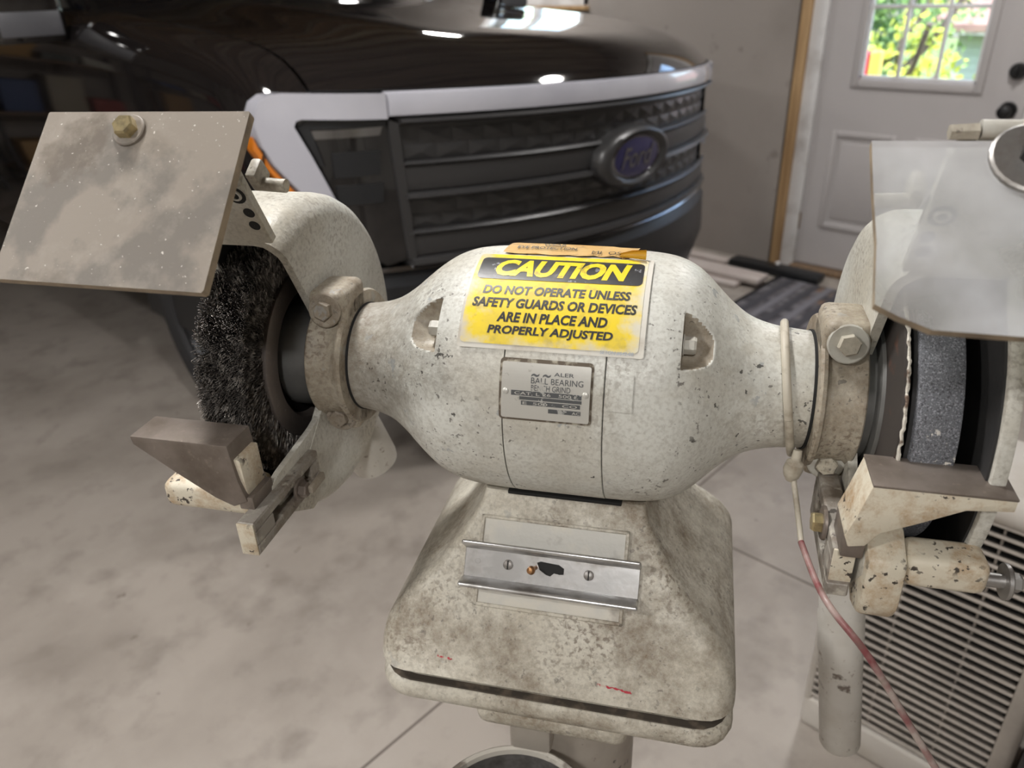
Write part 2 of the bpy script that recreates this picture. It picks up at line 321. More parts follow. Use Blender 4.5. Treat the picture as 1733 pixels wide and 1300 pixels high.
def textbm(s, bold=0.0, shear=0.0):
    cu = bpy.data.curves.new('t', 'FONT'); cu.body = s; cu.size = 1.0; cu.shear = shear; cu.offset = bold; cu.resolution_u = 3
    cu.fill_mode = 'FRONT'
    ob = bpy.data.objects.new('t', cu); COL.objects.link(ob)
    dg = bpy.context.evaluated_depsgraph_get(); me = bpy.data.meshes.new_from_object(ob.evaluated_get(dg))
    bm = bmesh.new(); bm.from_mesh(me)
    bpy.data.objects.remove(ob); bpy.data.curves.remove(cu); bpy.data.meshes.remove(me)
    return bm
def fit(bm, x0, x1, y0, y1):
    xs = [v.co.x for v in bm.verts]; ys = [v.co.y for v in bm.verts]
    ax, bx_, ay, by = min(xs), max(xs), min(ys), max(ys)
    for v in bm.verts:
        v.co = Vector((x0 + (v.co.x - ax) / (bx_ - ax) * (x1 - x0), y0 + (v.co.y - ay) / (by - ay) * (y1 - y0), 0))
    return bm
def poly2d(pts):
    bm = bmesh.new(); bm.faces.new([bm.verts.new((x, y, 0)) for x, y in pts]); return bm
def rrect(x0, x1, y0, y1, r=0.0, n=5):
    if r <= 0: return [(x0, y0), (x1, y0), (x1, y1), (x0, y1)]
    out = []
    for (cx, cy, a0) in ((x1 - r, y0 + r, -90), (x1 - r, y1 - r, 0), (x0 + r, y1 - r, 90), (x0 + r, y0 + r, 180)):
        for i in range(n + 1):
            a = R(a0 + 90 * i / n); out.append((cx + r * math.cos(a), cy + r * math.sin(a)))
    return out
def map2d(name, bm, fn, mat, parent, step=None):
    """flat figure (u,v) laid on a surface by fn(u,v) -> point; cut along v every `step` so it can bend"""
    if step:
        ys = [v.co.y for v in bm.verts]; y = math.ceil(min(ys) / step) * step
        while y < max(ys):
            bmesh.ops.bisect_plane(bm, geom=bm.verts[:] + bm.edges[:] + bm.faces[:], plane_co=(0, y, 0), plane_no=(0, 1, 0))
            y += step
    for v in bm.verts: v.co = Vector(fn(v.co.x, v.co.y))
    return frombm(name, bm, mat, parent)

# ------------------------------------------------------------------ room shell
XW, YB, YF, XL, HC = 4.0, 7.6, -2.6, -2.6, 2.75
struct(box('floor', (XL - .2, YF - .2, -0.2), (XW + .2, YB + .2, 0), m_floor))
struct(box('ceiling', (XL - .2, YF - .2, HC), (XW + .2, YB + .2, HC + .15), m_ceil))
struct(box('wall_left', (XL - .2, YF, 0), (XL, YB, HC), m_drywall))
struct(box('wall_back', (XL, YB, 0), (XW, YB + .2, HC), m_conc))
struct(box('wall_front', (XL, YF - .2, 0), (XW, YF, HC), m_drywall))
# wall with the door and the window: boxes around the two openings, one wall
D0, D1, DZ = 0.66, 1.825, 2.12          # rough opening of the door
W0, W1, WZ0, WZ1 = 3.13, 3.95, 1.31, 2.1
bm = bmesh.new()
for lo, hi in (((XW, YF, 0), (XW + .25, D0, HC)), ((XW, D0, DZ), (XW + .25, D1, HC)), ((XW, D1, 0), (XW + .25, W0, HC)),
               ((XW, W0, 0), (XW + .25, W1, WZ0)), ((XW, W0, WZ1), (XW + .25, W1, HC)), ((XW, W1, 0), (XW + .25, YB, HC))):
    b2 = boxbm(lo, hi); me = bpy.data.meshes.new('x'); b2.to_mesh(me); b2.free(); bm.from_mesh(me); bpy.data.meshes.remove(me)
struct(frombm('wall_right', bm, m_conc))
# door frame
struct(box('trim_1', (XW - .005, 1.765, 0), (XW + .16, 1.812, 2.10), m_wood, bev=0.003))
struct(box('trim_2', (XW + .02, 1.690, 0), (XW + .14, 1.764, 2.09), m_white, bev=0.004))
struct(box('trim_3', (XW - .01, 0.665, 0), (XW + .16, 0.735, 2.10), m_darkwood, bev=0.003))
struct(box('trim_4', (XW + .02, 0.736, 0), (XW + .14, 0.770, 2.09), m_white, bev=0.004))
struct(box('trim_5', (XW + .02, 0.771, 2.06), (XW + .14, 1.689, 2.10), m_white, bev=0.004))
struct(box('trim_6', (XW - .03, 0.771, 0.0), (XW + .14, 1.689, 0.022), m_darkwood, bev=0.004))
# door: slab pieces around the glass, mouldings, panels
door = empty('door_1', (XW, 1.23, 0.0)); struct(door)
OFF = Vector((-XW, -1.23, 0))
X0, X1 = XW + .035, XW + .08
DY0, DY1 = 0.775, 1.686; GY0, GY1, GZ0, GZ1 = 0.985, 1.495, 0.985, 1.915
box('stile', (X0, DY0, .03), (X1, GY0 - .015, 2.05), m_door, door)
box('stile', (X0, GY1 + .015, .03), (X1, DY1, 2.05), m_door, door)
box('rail', (X0, GY0 - .015, .03), (X1, GY1 + .015, GZ0 - .015), m_door, door)
box('rail', (X0, GY0 - .015, GZ1 + .015), (X1, GY1 + .015, 2.05), m_door, door)
for lo, hi in (((X0 - .014, GY0 - .035, GZ0 - .04), (X0 + .01, GY0, GZ1 + .035)), ((X0 - .014, GY1, GZ0 - .04), (X0 + .01, GY1 + .035, GZ1 + .035)),
               ((X0 - .014, GY0, GZ0 - .04), (X0 + .01, GY1, GZ0)), ((X0 - .014, GY0, GZ1), (X0 + .01, GY1, GZ1 + .035))):
    box('glass_moulding', lo, hi, m_door, door, bev=0.006)
for k in range(1, 3):
    y = GY0 + (GY1 - GY0) * k / 3; box('muntin', (X0 + .004, y - .0085, GZ0), (X0 + .02, y + .0085, GZ1), m_white, door, bev=0.003)
    z = GZ0 + (GZ1 - GZ0) * k / 3; box('muntin', (X0 + .0045, GY0, z - .0085), (X0 + .0195, GY1, z + .0085), m_white, door, bev=0.003)
for lo, hi in (((X0 + .001, GY0, GZ0), (X0 + .02, GY0 + .012, GZ1)), ((X0 + .001, GY1 - .012, GZ0), (X0 + .02, GY1, GZ1)), ((X0 + .001, GY0, GZ0), (X0 + .02, GY1, GZ0 + .014))):
    box('glazing_bead', lo, hi, m_white, door, bev=0.003)
for i in range(3):
    for j in range(3):
        ya = GY0 + (GY1 - GY0) * i / 3; za = GZ0 + (GZ1 - GZ0) * j / 3
        box('pane', (X0 + .022, ya, za), (X0 + .026, ya + (GY1 - GY0) / 3, za + (GZ1 - GZ0) / 3), m_glasspane, door)
for (a, b2) in ((0.86, 1.19), (1.27, 1.585)):      # raised panels in the lower half
    za, zb = 0.24, 0.735
    for lo, hi in (((X0 - .010, a, za), (X0 + .004, a + .028, zb)), ((X0 - .010, b2 - .028, za), (X0 + .004, b2, zb)), ((X0 - .010, a + .028, za), (X0 + .004, b2 - .028, za + .028)), ((X0 - .010, a + .028, zb - .028), (X0 + .004, b2 - .028, zb))):
        box('panel_moulding', lo, hi, m_door, door, bev=0.006)
    box('raised_panel', (X0 - .006, a + .055, za + .055), (X0 + .004, b2 - .055, zb - .055), m_door, door, bev=0.005)
for (y, z, r, hgt, nm) in ((0.833, 1.045, .034, .03, 'deadbolt'), (0.836, 0.885, .037, .02, 'door_knob')):
    k_ = disc_stack(nm, (X0, y, z), (-1, 0, 0), [(0, 1e-4), (0, r), (hgt * .7, r * .96), (hgt, r * .8), (hgt, 1e-4)], m_blackmetal, door)
    if nm == 'door_knob':
        disc_stack('knob_grip', (X0 - hgt, y, z), (-1, 0, 0), [(-.002, .013), (.022, .013), (.028, .024), (.045, .03), (.058, .026), (.064, .012), (.064, 1e-4)], m_blackmetal, k_)
    else:
        box('thumb_turn', (X0 - hgt - .022, y - .005, z - .018), (X0 - hgt + .001, y + .005, z + .018), m_blackmetal, k_, bev=0.003)
box('hinge', (X0 - .004, DY1 - .004, 0.21), (X0 + .004, DY1 + .006, 0.30), m_darkwood, door, bev=0.002)
OFF = Vector((0, 0, 0))
# window beyond the hood
win = empty('window_1', (XW, 3.54, WZ0)); struct(win); OFF = Vector((-XW, -3.54, -WZ0))
for lo, hi in (((XW + .02, W0, WZ0), (XW + .09, W0 + .05, WZ1)), ((XW + .02, W1 - .05, WZ0), (XW + .09, W1, WZ1)), ((XW + .02, W0, WZ0), (XW + .09, W1, WZ0 + .045)), ((XW + .02, W0, WZ1 - .05), (XW + .09, W1, WZ1)), ((XW + .03, 3.52, WZ0), (XW + .08, 3.56, WZ1))):
    box('window_frame', lo, hi, m_white, win, bev=0.004)
box('window_sill', (XW - .02, W0 - .01, WZ0 - .025), (XW + .12, W1 + .01, WZ0 - .001), m_wood, win, bev=0.004)
for (a, b2) in ((W0 + .05, 3.52), (3.56, W1 - .05)): box('pane', (XW + .05, a, WZ0 + .045), (XW + .054, b2, WZ1 - .05), m_glasspane, win)
OFF = Vector((0, 0, 0))
# saw-cut joints in the slab
struct(box('trim_7', (XL, 0.977, -.001), (XW, 0.983, 0.0006), m_crack)); struct(box('trim_8', (1.655, YF, -.001), (1.661, YB, 0.0007), m_crack))
# ceiling joists, unseen, added for detail in the hood reflections
for i in range(16):
    y = YF + 0.35 + i * 0.62
    j = box('added_joist', (XL, y, HC - .2), (XW, y + .045, HC), m_darkwood, None); tag(j, 'added brown timber ceiling joist, ' + 'first second third fourth fifth sixth seventh eighth ninth tenth eleventh twelfth thirteenth fourteenth fifteenth sixteenth'.split()[i] + ' from the front wall', 'joist', 'added ceiling joists')

# ceiling lamps, unseen, added to light the room
m_lamp = M('lamp_diffuser', (0.9, 0.9, 0.9), 0.5, emit=((1.0, 0.975, 0.945), CEIL_POWER)); m_housing = M('lamp_housing', (0.7, 0.7, 0.68), 0.5)
ADDED_LAMPS = [(-1.0, -0.75, 'behind the camera'), (-1.35, 0.85, 'on the left of the grinder'), (-0.7, 2.4, 'left of the truck nose'), (2.75, 0.7, 'before the door'), (3.35, 3.4, 'between truck and concrete wall'), (0.5, 1.0, 'beyond the bench grinder')]
for (x, y, wh) in ADDED_LAMPS:
    lr = empty('added_ceiling_lamp', (x, y, HC - .27)); tag(lr, 'added round white LED lamp hanging from the ceiling ' + wh, 'ceiling lamp', 'added ceiling lamps')
    disc_stack('housing', (0, 0, 0), (0, 0, 1), [(.012, .125), (0, .138), (.004, .145), (.04, .140), (.06, .06), (.06, 1e-4)], m_housing, lr, 40)
    disc_stack('diffuser', (0, 0, 0), (0, 0, -1), [(-.006, .130), (.004, .120), (.008, .08), (.010, 1e-4)], m_lamp, lr, 40)
    tube('hanger', [(0, 0, .05), (0, 0, .27)], .008, m_housing, lr, 8)

# ------------------------------------------------------------------ bench grinder (local axes: X along the shaft, -Y to the front, shaft at height ZM)
ZM = 1.1693
GA = R(-60.252)
GR = Matrix.Rotation(GA, 3, 'Z')
gloc = Vector((0, 0, 0)) - GR @ Vector((0.0876, -0.5498, 0)); gloc.z = 0
G = empty('bench_grinder', gloc, GA)
tag(G, 'old cream-painted bench grinder with wire brush, grinding stone and yellow caution label', 'grinder')
OFF = Vector((0, 0, ZM))
RM = 0.0985

def interp(tab, x):
    for (a, ra), (b, rb) in zip(tab, tab[1:]):
        if a <= x <= b:
            t = (x - a) / (b - a); return ra + (rb - ra) * t
    return tab[-1][1]
def smoothtab(tab, n=44):
    xs = [p[0] for p in tab]; pts = smoothpath([(p[0], p[1], 0) for p in tab], 6)
    return [(p.x, p.y) for p in pts]
BELL_L = smoothtab([(.0358, .0985), (.05, .0983), (.068, .0972), (.082, .0948), (.094, .0903), (.105, .0836), (.117, .0742), (.129, .0640), (.141, .0555), (.152, .0502), (.166, .0466), (.190, .0440)])
BELL_R = smoothtab([(.0358, .0985), (.05, .0982), (.066, .0970), (.079, .0942), (.091, .0885), (.101, .0805), (.110, .0715), (.120, .0622), (.1325, .0534), (.147, .0482), (.162, .0458), (.190, .0432)])
def bell(name, tab, s, xw):
    n = 480
    xs = sorted(set([round(p[0], 5) for p in tab] + [xw - .0004, xw + .0004] + [xw + .0013 * q for q in range(1, 24)]))
    vs_, fs, dirty = [], [], []
    for x in xs:
        for k in range(n):
            th = 360.0 * k / n
            r = interp(tab, x)
            if x > xw and x < xw + .03:
                for c0 in (44, 164, 284):
                    d = abs((th - c0 + 180) % 360 - 180) / 14.0
                    if d < 1: r = min(r, .0735 - .10 * (x - xw) * 0 + (.024 * d ** 4) + .25 * max(0, x - xw - .014))
            dirty.append(r < interp(tab, x) - .002)
            vs_.append((s * x, -r * math.cos(R(th)), r * math.sin(R(th))))
    for i in range(len(xs) - 1):
        for k in range(n): fs.append((i * n + k, i * n + (k + 1) % n, (i + 1) * n + (k + 1) % n, (i + 1) * n + k))
    for i in (0, len(xs) - 1): fs.append(tuple(i * n + k for k in range(n)))
    fm = [1 if (len(f) == 4 and sum(dirty[v] for v in f) >= 2) else 0 for f in fs]
    return mk(name, vs_, fs, m_cream, G, True, sharp=48, mats=[m_cream, m_collar], fmat=fm)
band = revolve('motor_band', [(-.0351, .02), (-.0351, .0980), (-.0346, .0987), (.0346, .0987), (.0351, .0980), (.0351, .02)], m_cream, G, n=128)
revolve('motor_core', [(-.036, .02), (-.036, .0968), (.036, .0968), (.036, .02)], m_dark, G, n=48)
bl = bell('end_bell', BELL_L, -1, .0885); br = bell('end_bell', BELL_R, 1, .0845)
for s, x in ((-1, .0887), (1, .0847)):
    th = R(44); p = (s * x, -.081 * math.cos(th), .081 * math.sin(th))
    bolt(p, (s, 0, 0), .0062, .008, .0075, .001, m_washer, m_washer, bl if s < 0 else br, 'pocket_bolt')

def CY(u, v, R_=RM): t = v / RM; return (u, -R_ * math.cos(t), R_ * math.sin(t))
def deg(a): return R(a) * RM
# caution label
lab = map2d('caution_label', poly2d(rrect(-.0703, .0597, deg(33.6), deg(85.2), .002)), lambda u, v: CY(u, v, RM + .0006), m_label, G, .0025)
lab['label'] = 'yellow and black caution label wrapped over the motor'
map2d('yellow_field', poly2d(rrect(-.0685, .0560, deg(35.6), deg(84.2), .003)), lambda u, v: CY(u, v, RM + .0009), m_yellow, lab, .0025)
map2d('black_band', poly2d(rrect(-.0655, .0538, deg(65.8), deg(80.6), .004)), lambda u, v: CY(u, v, RM + .0012), m_black, lab, .0025)
def label_line(s, x0, x1, t0, t1, mat, bold, shear, par, R_=RM + .00112, name='lettering'):
    b = fit(textbm(s, bold, shear), x0, x1, deg(t0), deg(t1)); return map2d(name, b, lambda u, v: CY(u, v, R_), mat, par, .0035)
label_line('CAUTION', -.0530, .0450, 67.7, 79.2, m_yelltext, .05, .28, lab, RM + .0014)
label_line('DO NOT OPERATE UNLESS', -.0580, .0472, 57.7, 62.3, m_print, .036, .14, lab)
label_line('SAFETY GUARDS OR DEVICES', -.0637, .0524, 51.3, 55.9, m_print, .036, .14, lab)
label_line('ARE IN PLACE AND', -.0441, .0335, 45.0, 49.5, m_print, .036, .14, lab)
label_line('PROPERLY ADJUSTED', -.0496, .0382, 38.9, 43.5, m_print, .036, .14, lab)
label_line('SETON #642-08', .0305, .0530, 34.4, 36.0, m_faint, .02, .1, lab)
# torn tan label across the top
torn = [(-.0535, deg(86.0))]
rr = random.Random(3)
for i in range(1, 14): torn.append((-.0535 + .089 * i / 14, deg(85.4 + rr.uniform(-.9, .8))))
torn += [(.038, deg(84.8)), (.046, deg(92)), (.047, deg(101)), (.02, deg(104)), (-.02, deg(105)), (-.042, deg(106)), (-.052, deg(101))]
tl = map2d('torn_label', poly2d(torn), lambda u, v: CY(u, v, RM + .0010 + .0012 * abs(math.sin(u * 160))), m_orange, G, .0025)
tl['label'] = 'torn tan eye protection label on top of the motor'
label_line('EYE PROTECTION', -.044, .0012, 89.6, 93.5, m_print, .015, 0, tl, RM + .0030)
label_line('WEAR', -.026, -.008, 95.5, 99.5, m_print, .015, 0, tl, RM + .0030)
label_line('MI  OS', .0135, .0350, 86.3, 90.0, m_print, 0, 0, tl, RM + .0030)
cv, cf = [], []          # curled corner of the torn label
for i in range(9):
    a = R(-70 + 235 * i / 8)
    for (u, rr_) in ((.034, .0016), (.0435, .0036), (.0535, .0044)):
        t = deg(90) + 0.0
        cv.append((u, -.006 + rr_ * math.sin(a) * .9 - .004 * (u - .034) / .02, RM + .0012 + rr_ * (1 - math.cos(a)) * .8))
for i in range(8):
    for j in range(2): cf.append((i * 3 + j, i * 3 + j + 1, i * 3 + j + 4, i * 3 + j + 3))
mk('curled_corner', cv, cf, M('label_back_yellow', (0.62, 0.36, 0.03), 0.45), tl, True)
# nameplate and the small painted-over plate
def platepatch(name, x0, x1, t0, t1, h, mat, par, r=.0015):
    b = poly2d(rrect(x0, x1, deg(t0), deg(t1), r, 3))
    ys = deg(t0)
    step = .002; y = math.ceil(min(v.co.y for v in b.verts) / step) * step
    while y < deg(t1):
        bmesh.ops.bisect_plane(b, geom=b.verts[:] + b.edges[:] + b.faces[:], plane_co=(0, y, 0), plane_no=(0, 1, 0)); y += step
    ret = bmesh.ops.extrude_face_region(b, geom=b.faces[:])
    top = set(v for v in ret['geom'] if isinstance(v, bmesh.types.BMVert))
    for v in b.verts: v.co = Vector(CY(v.co.x, v.co.y, RM + (h if v in top else -.001)))
    return frombm(name, b, mat, par)
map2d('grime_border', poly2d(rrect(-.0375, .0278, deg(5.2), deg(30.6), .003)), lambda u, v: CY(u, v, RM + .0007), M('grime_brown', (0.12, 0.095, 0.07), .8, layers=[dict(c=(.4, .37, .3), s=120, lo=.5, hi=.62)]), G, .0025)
npt = platepatch('nameplate', -.0355, .0262, 6.4, 29.0, .0022, m_name, G)
label_line('ALER', .001, .0148, 24.4, 25.9, m_nameink, .01, 0, npt, RM + .0025)
label_line('~ ~', -.0150, -.0010, 23.6, 25.0, m_nameink, .02, .3, npt, RM + .0025)
label_line('BALL BEARING', -.0148, .0214, 21.0, 23.4, m_nameink, .005, 0, npt, RM + .0025)
label_line('BENCH GRIND', -.0145, .0128, 18.2, 20.5, m_nameink, .005, 0, npt, RM + .0025)
for (a, b2, t0, t1) in ((-.0284, .0207, 15.9, 17.9), (-.0224, .0209, 14.3, 15.6), (-.0212, .0200, 12.2, 13.9), (-.002, .0205, 9.6, 11.3)):
    map2d('ink_row', poly2d(rrect(a, b2, deg(t0), deg(t1))), lambda u, v: CY(u, v, RM + .00245), m_nameink, npt, .0025)
label_line('CAT. L 26   500 L', -.0260, .0185, 16.3, 17.5, m_name, .01, 0, npt, RM + .0028)
label_line('E  500     CO', -.0200, .0180, 12.5, 13.6, m_name, .01, 0, npt, RM + .0028)
label_line('AC', .0145, .0200, 9.9, 11.0, m_name, .01, 0, npt, RM + .0028)
for (x, t) in ((-.0325, 17.3), (.0232, 18.0)):
    p = CY(x, deg(t), RM + .002); disc_stack('rivet', p, (0, p[1], p[2]), [(0, .0024), (.0009, .0021), (.0014, .001), (.0014, 1e-4)], m_name, npt, 12)
platepatch('blank_plate', .0378, .0547, 12.1, 27.4, .0009, m_cream, G)

# --- clamp collars
def collar(s, mb, mw):
    lo, hi = .1785, .2105
    c = revolve('clamp_collar', [(s * lo, .0425), (s * lo, .0565), (s * (lo + .002), .0578), (s * (lo + .0045), .0572), (s * (lo + .0062), .0538), (s * (lo + .010), .0526), (s * (hi - .006), .0526), (s * (hi - .0035), .0545), (s * (hi - .001), .0545), (s * hi, .0535), (s * hi, .0425)], m_collar, G, n=96, closed=True)
    for zz, sg in ((.054, 1), (-.042, -1)):
        bm_ = boxbm((s * lo if s > 0 else -hi, -.0335, zz - .0145), (hi if s > 0 else -lo, .012, zz + .0145), .0065, 3)
        frombm('clamp_lug', bm_, m_collar, c, True)
        bolt((s * .1945, -.0330, zz), (0, -1, .12 * sg + .12), .0078, .0058, .0138, .0026, mb, mw, c, 'collar_bolt', rot=.2 + s * .3)
    return c
collar(-1, m_boltdirty, m_boltdirty); collar(1, m_boltpaint, m_washer)
revolve('gasket_ring', [(.1765, .040), (.1765, .0455), (.1785, .0455), (.1785, .040)], m_dark, G, n=64, closed=True)
revolve('gasket_ring', [(-.1765, .040), (-.1765, .0460), (-.1785, .0460), (-.1785, .040)], m_dark, G, n=64, closed=True)
revolve('shaft', [(-.280, 1e-4), (-.280, .010), (.268, .010), (.268, 1e-4)], m_steel, G, n=24)

# --- wheel guards
def pol(r, t): return (-r * math.cos(R(t)), r * math.sin(R(t)))
def guard(s, name, lab_):
    prof = [(.207, .047), (.207, .112), (.2078, .119), (.2105, .1255), (.2155, .1308), (.222, .1340), (.2295, .135), (.277, .135), (.277, .129), (.2295, .129), (.2225, .1275), (.2185, .1235), (.2148, .118), (.2135, .112), (.2135, .047)]
    g = revolve(name, [(s * x, r) for x, r in prof], m_guard, G, n=120, t0=62, t1=322, closed=True, mats=[m_guard, m_inside], pm=[0] * 8 + [1] * 6 + [0])
    g['label'] = lab_
    prism('guard_cheek', [(-.020, -.030), (-.060, -.040), (-.118, -.046), (-.131, -.050), (-.133, -.062), (-.112, -.088), (-.08, -.108), (-.02, -.100)], s * .2075, s * .2130, m_guard, g, 'x', .0012)
    # outer cover
    pts = [pol(.135, t) for t in range(62, 323, 4)]
    if s > 0: pts += [pol(.128, -40), pol(.1245, -30)] + [pol(.1235 - .004 * math.cos(R(t * 3)), t) for t in range(-20, 60, 5)]
    else: pts += [(-.03, -.03), (-.02, .03)]
    cov = prism('guard_cover', pts, s * .2695, s * .2785, m_guard, g, 'x', .0015)
    ins = [(y * .965, z * .965) for y, z in pts]
    prism('cover_liner', ins, s * .2680, s * .2694, m_inside, g, 'x')
    # front lip under the wheel
    if s < 0:
        box('guard_lip', (-.3000, -.1400, -.0760), (-.2200, -.105, -.0520), m_rest, g, .008, 3)
        return g
    lip = box('guard_lip', (.232, -.1355, -.0665), (.2795, -.108, -.0430), m_rest, g, .006, 3)
    prism('lip_block', [(-.137, -.048), (-.112, -.036), (-.085, -.040), (-.085, -.085), (-.118, -.100), (-.134, -.094), (-.139, -.082)], s * .2080, s * .2325, m_rest, g, 'x', .004)
    bolt((s * .2920, -.122, -.062), (s, 0, 0), .0062, .007, .0115, .003, m_steel, m_steel, g, 'lip_bolt')
    tube('lip_stud', [(s * .277, -.122, -.062), (s * .294, -.122, -.062)], .0046, m_steel, g, 12)
    return g
gl = guard(-1, 'wheel_guard', 'cream guard around the wire brush'); grd = guard(1, 'wheel_guard', 'cream guard around the grinding stone')
# dust chutes
disc_stack('dust_chute', (-.238, .055, -.095), (.25, .28, -1), [(0, .027), (.03, .0265), (.066, .025), (.072, .0235), (.07, .021), (.02, .021)], m_pipe, gl, 32)
ch = disc_stack('dust_chute', (.2270, .050, -.105), (.049, 0, -.330), [(0, .0200), (.155, .0200), (.160, .0212), (.205, .0212), (.208, .0206), (.332, .0202), (.335, .019), (.333, .017), (.28, .017)], m_pipe, grd, 40)

# --- left: wire brush
br_ = revolve('wire_brush', [(-.272, .012), (-.272, .090), (-.262, .098), (-.248, .098), (-.2385, .090), (-.2385, .012)], m_core, G, n=72)
br_['label'] = 'round steel wire brush wheel'
wv, wf = [], []
rb = random.Random(11)
for i in range(15000):
    th = rb.uniform(-80, 84); q = rb.random()
    if q < .45: x = -.2375 + rb.uniform(-.002, .0008); r0 = rb.uniform(.060, .088); ln = rb.uniform(.016, .030); dx = rb.uniform(.0005, .0045)
    elif q < .93: x = rb.uniform(-.274, -.237); r0 = rb.uniform(.078, .092); ln = rb.uniform(.014, .026); dx = rb.uniform(-.002, .002)
    else: x = rb.uniform(-.275, -.2715); r0 = rb.uniform(.062, .09); ln = rb.uniform(.014, .026); dx = rb.uniform(-.002, .001)
    ln = min(ln, .1055 + rb.uniform(-.003, .0015) - r0)
    if ln < .006: continue
    sw = 5 * math.sin(th * .31 + x * 240 + r0 * 90) + rb.gauss(0, 4); ph = rb.uniform(0, 6.28); am = rb.uniform(.0002, .0007); fr = rb.uniform(1.6, 3.0) * 3.14
    base = len(wv); K = 5
    for k in range(K):
        t = k / (K - 1); r = r0 + ln * t; tt = R(th + sw * t * ln / .03) + am * math.sin(ph + fr * t) / r
        xx = x + dx * t + am * .8 * math.cos(ph * 1.7 + fr * t)
        cy, sz = -math.cos(tt), math.sin(tt); rad = .00036
        wv.append((xx + rad, r * cy, r * sz)); wv.append((xx - rad * .5, r * cy + rad * .87 * sz, r * sz - rad * .87 * cy)); wv.append((xx - rad * .5, r * cy - rad * .87 * sz, r * sz + rad * .87 * cy))
    for k in range(K - 1):
        a = base + k * 3; b = a + 3
        for j in range(3): wf.append((a + j, a + (j + 1) % 3, b + (j + 1) % 3, b + j))
    wf.append((base + (K - 1) * 3, base + (K - 1) * 3 + 1, base + (K - 1) * 3 + 2))
me = bpy.data.meshes.new('bristles'); me.from_pydata([(v[0], v[1], v[2] + ZM) for v in wv], [], wf); me.materials.append(m_wire)
o = bpy.data.objects.new('bristles', me); COL.objects.link(o); o.parent = br_; stuff(o)
revolve('brush_flange', [(-.2385, .054), (-.2335, .0555), (-.2315, .0575), (-.2310, .0725), (-.2322, .0742), (-.2355, .0745), (-.2385, .073)], m_flange, br_, n=96, closed=True)
revolve('inner_hub', [(-.2385, .046), (-.226, .046), (-.2245, .0450), (-.220, .0445), (-.2185, .0435), (-.207, .0435), (-.207, .015)], m_hub, br_, n=72)
# --- right: grinding wheel
st = revolve('grinding_wheel', [(.2285, .012), (.2285, .1000), (.2292, .1013), (.2300, .1016), (.2535, .1016), (.2543, .1010), (.2547, .0995), (.2547, .012)], m_stone, G, n=128)
st['label'] = 'grey abrasive grinding stone'
revolve('paper_washer', [(.2260, .012), (.2260, .0965), (.2284, .0965), (.2284, .012)], m_inside, st, n=64)
disc = revolve('backing_disc', [(.2195, .040), (.2195, .093), (.2202, .0990), (.2228, .0995), (.2238, .0980), (.2238, .040)], m_rust, st, n=96)
rg = random.Random(5); rv = []
edge = []
for i in range(121):
    t = R(-85 + 170 * i / 120); r = .0995 + rg.uniform(-.0007, .0011); edge.append((.2222 + rg.uniform(-.0006, .0006), -r * math.cos(t), r * math.sin(t)))
tube('ragged_rim', edge, [.0011 + rg.uniform(-.0003, .0004) for _ in edge], m_ragged, disc, 6)
revolve('inner_hub', [(.2195, .060), (.2175, .058), (.2165, .048), (.207, .048), (.207, .015)], m_hub, st, n=64)
revolve('outer_flange', [(.2547, .034), (.258, .034), (.261, .030), (.261, .018), (.2665, .016), (.2665, 1e-4)], m_hub, st, n=48)

# --- tool rests
def bars(name, boxes, mat, par, bev=.0012):
    bm_ = bmesh.new()
    for lo, hi in boxes:
        b2 = boxbm(lo, hi, bev, 1); me_ = bpy.data.meshes.new('x'); b2.to_mesh(me_); b2.free(); bm_.from_mesh(me_); bpy.data.meshes.remove(me_)
    return frombm(name, bm_, mat, par)
# left
rl = prism('tool_rest', [(-.2970, .0005), (-.2185, .0005), (-.2160, -.030), (-.2120, -.046), (-.2240, -.052), (-.2380, -.046), (-.2640, -.0290), (-.2960, -.0065)], -.1570, -.1270, m_restmetal, G, 'y', .0012)
rl['label'] = 'wedge-shaped steel tool rest before the wire brush'
prism('chipped_end', [(-.1545, -.012), (-.1295, -.012), (-.1290, -.046), (-.1530, -.049)], -.2190, -.2128, m_rest, rl, 'x', .001)
arm = bars('slotted_arm', [((-.214, -.1720, -.0610), (-.200, -.0720, -.0530)), ((-.214, -.1720, -.0810), (-.200, -.0720, -.0720)), ((-.214, -.1720, -.0725), (-.200, -.1460, -.0605)), ((-.214, -.0860, -.0725), (-.200, -.0720, -.0605))], m_arm, rl)
box('chipped_arm_tip', (-.2138, -.1730, -.0805), (-.2004, -.1715, -.0535), m_rest, arm, .0005)
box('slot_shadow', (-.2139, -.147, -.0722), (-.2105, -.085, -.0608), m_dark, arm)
box('arm_web', (-.2200, -.1560, -.0540), (-.2080, -.1280, -.0430), m_restmetal, rl, .001)
bolt((-.2000, -.1080, -.0670), (1, 0, 0), .0062, .006, .0088, .002, m_restmetal, m_restmetal, arm, 'arm_bolt')
box('bolt_wing', (-.1925, -.1085, -.0705), (-.1880, -.0860, -.0635), m_boltdirty, arm, .0015)
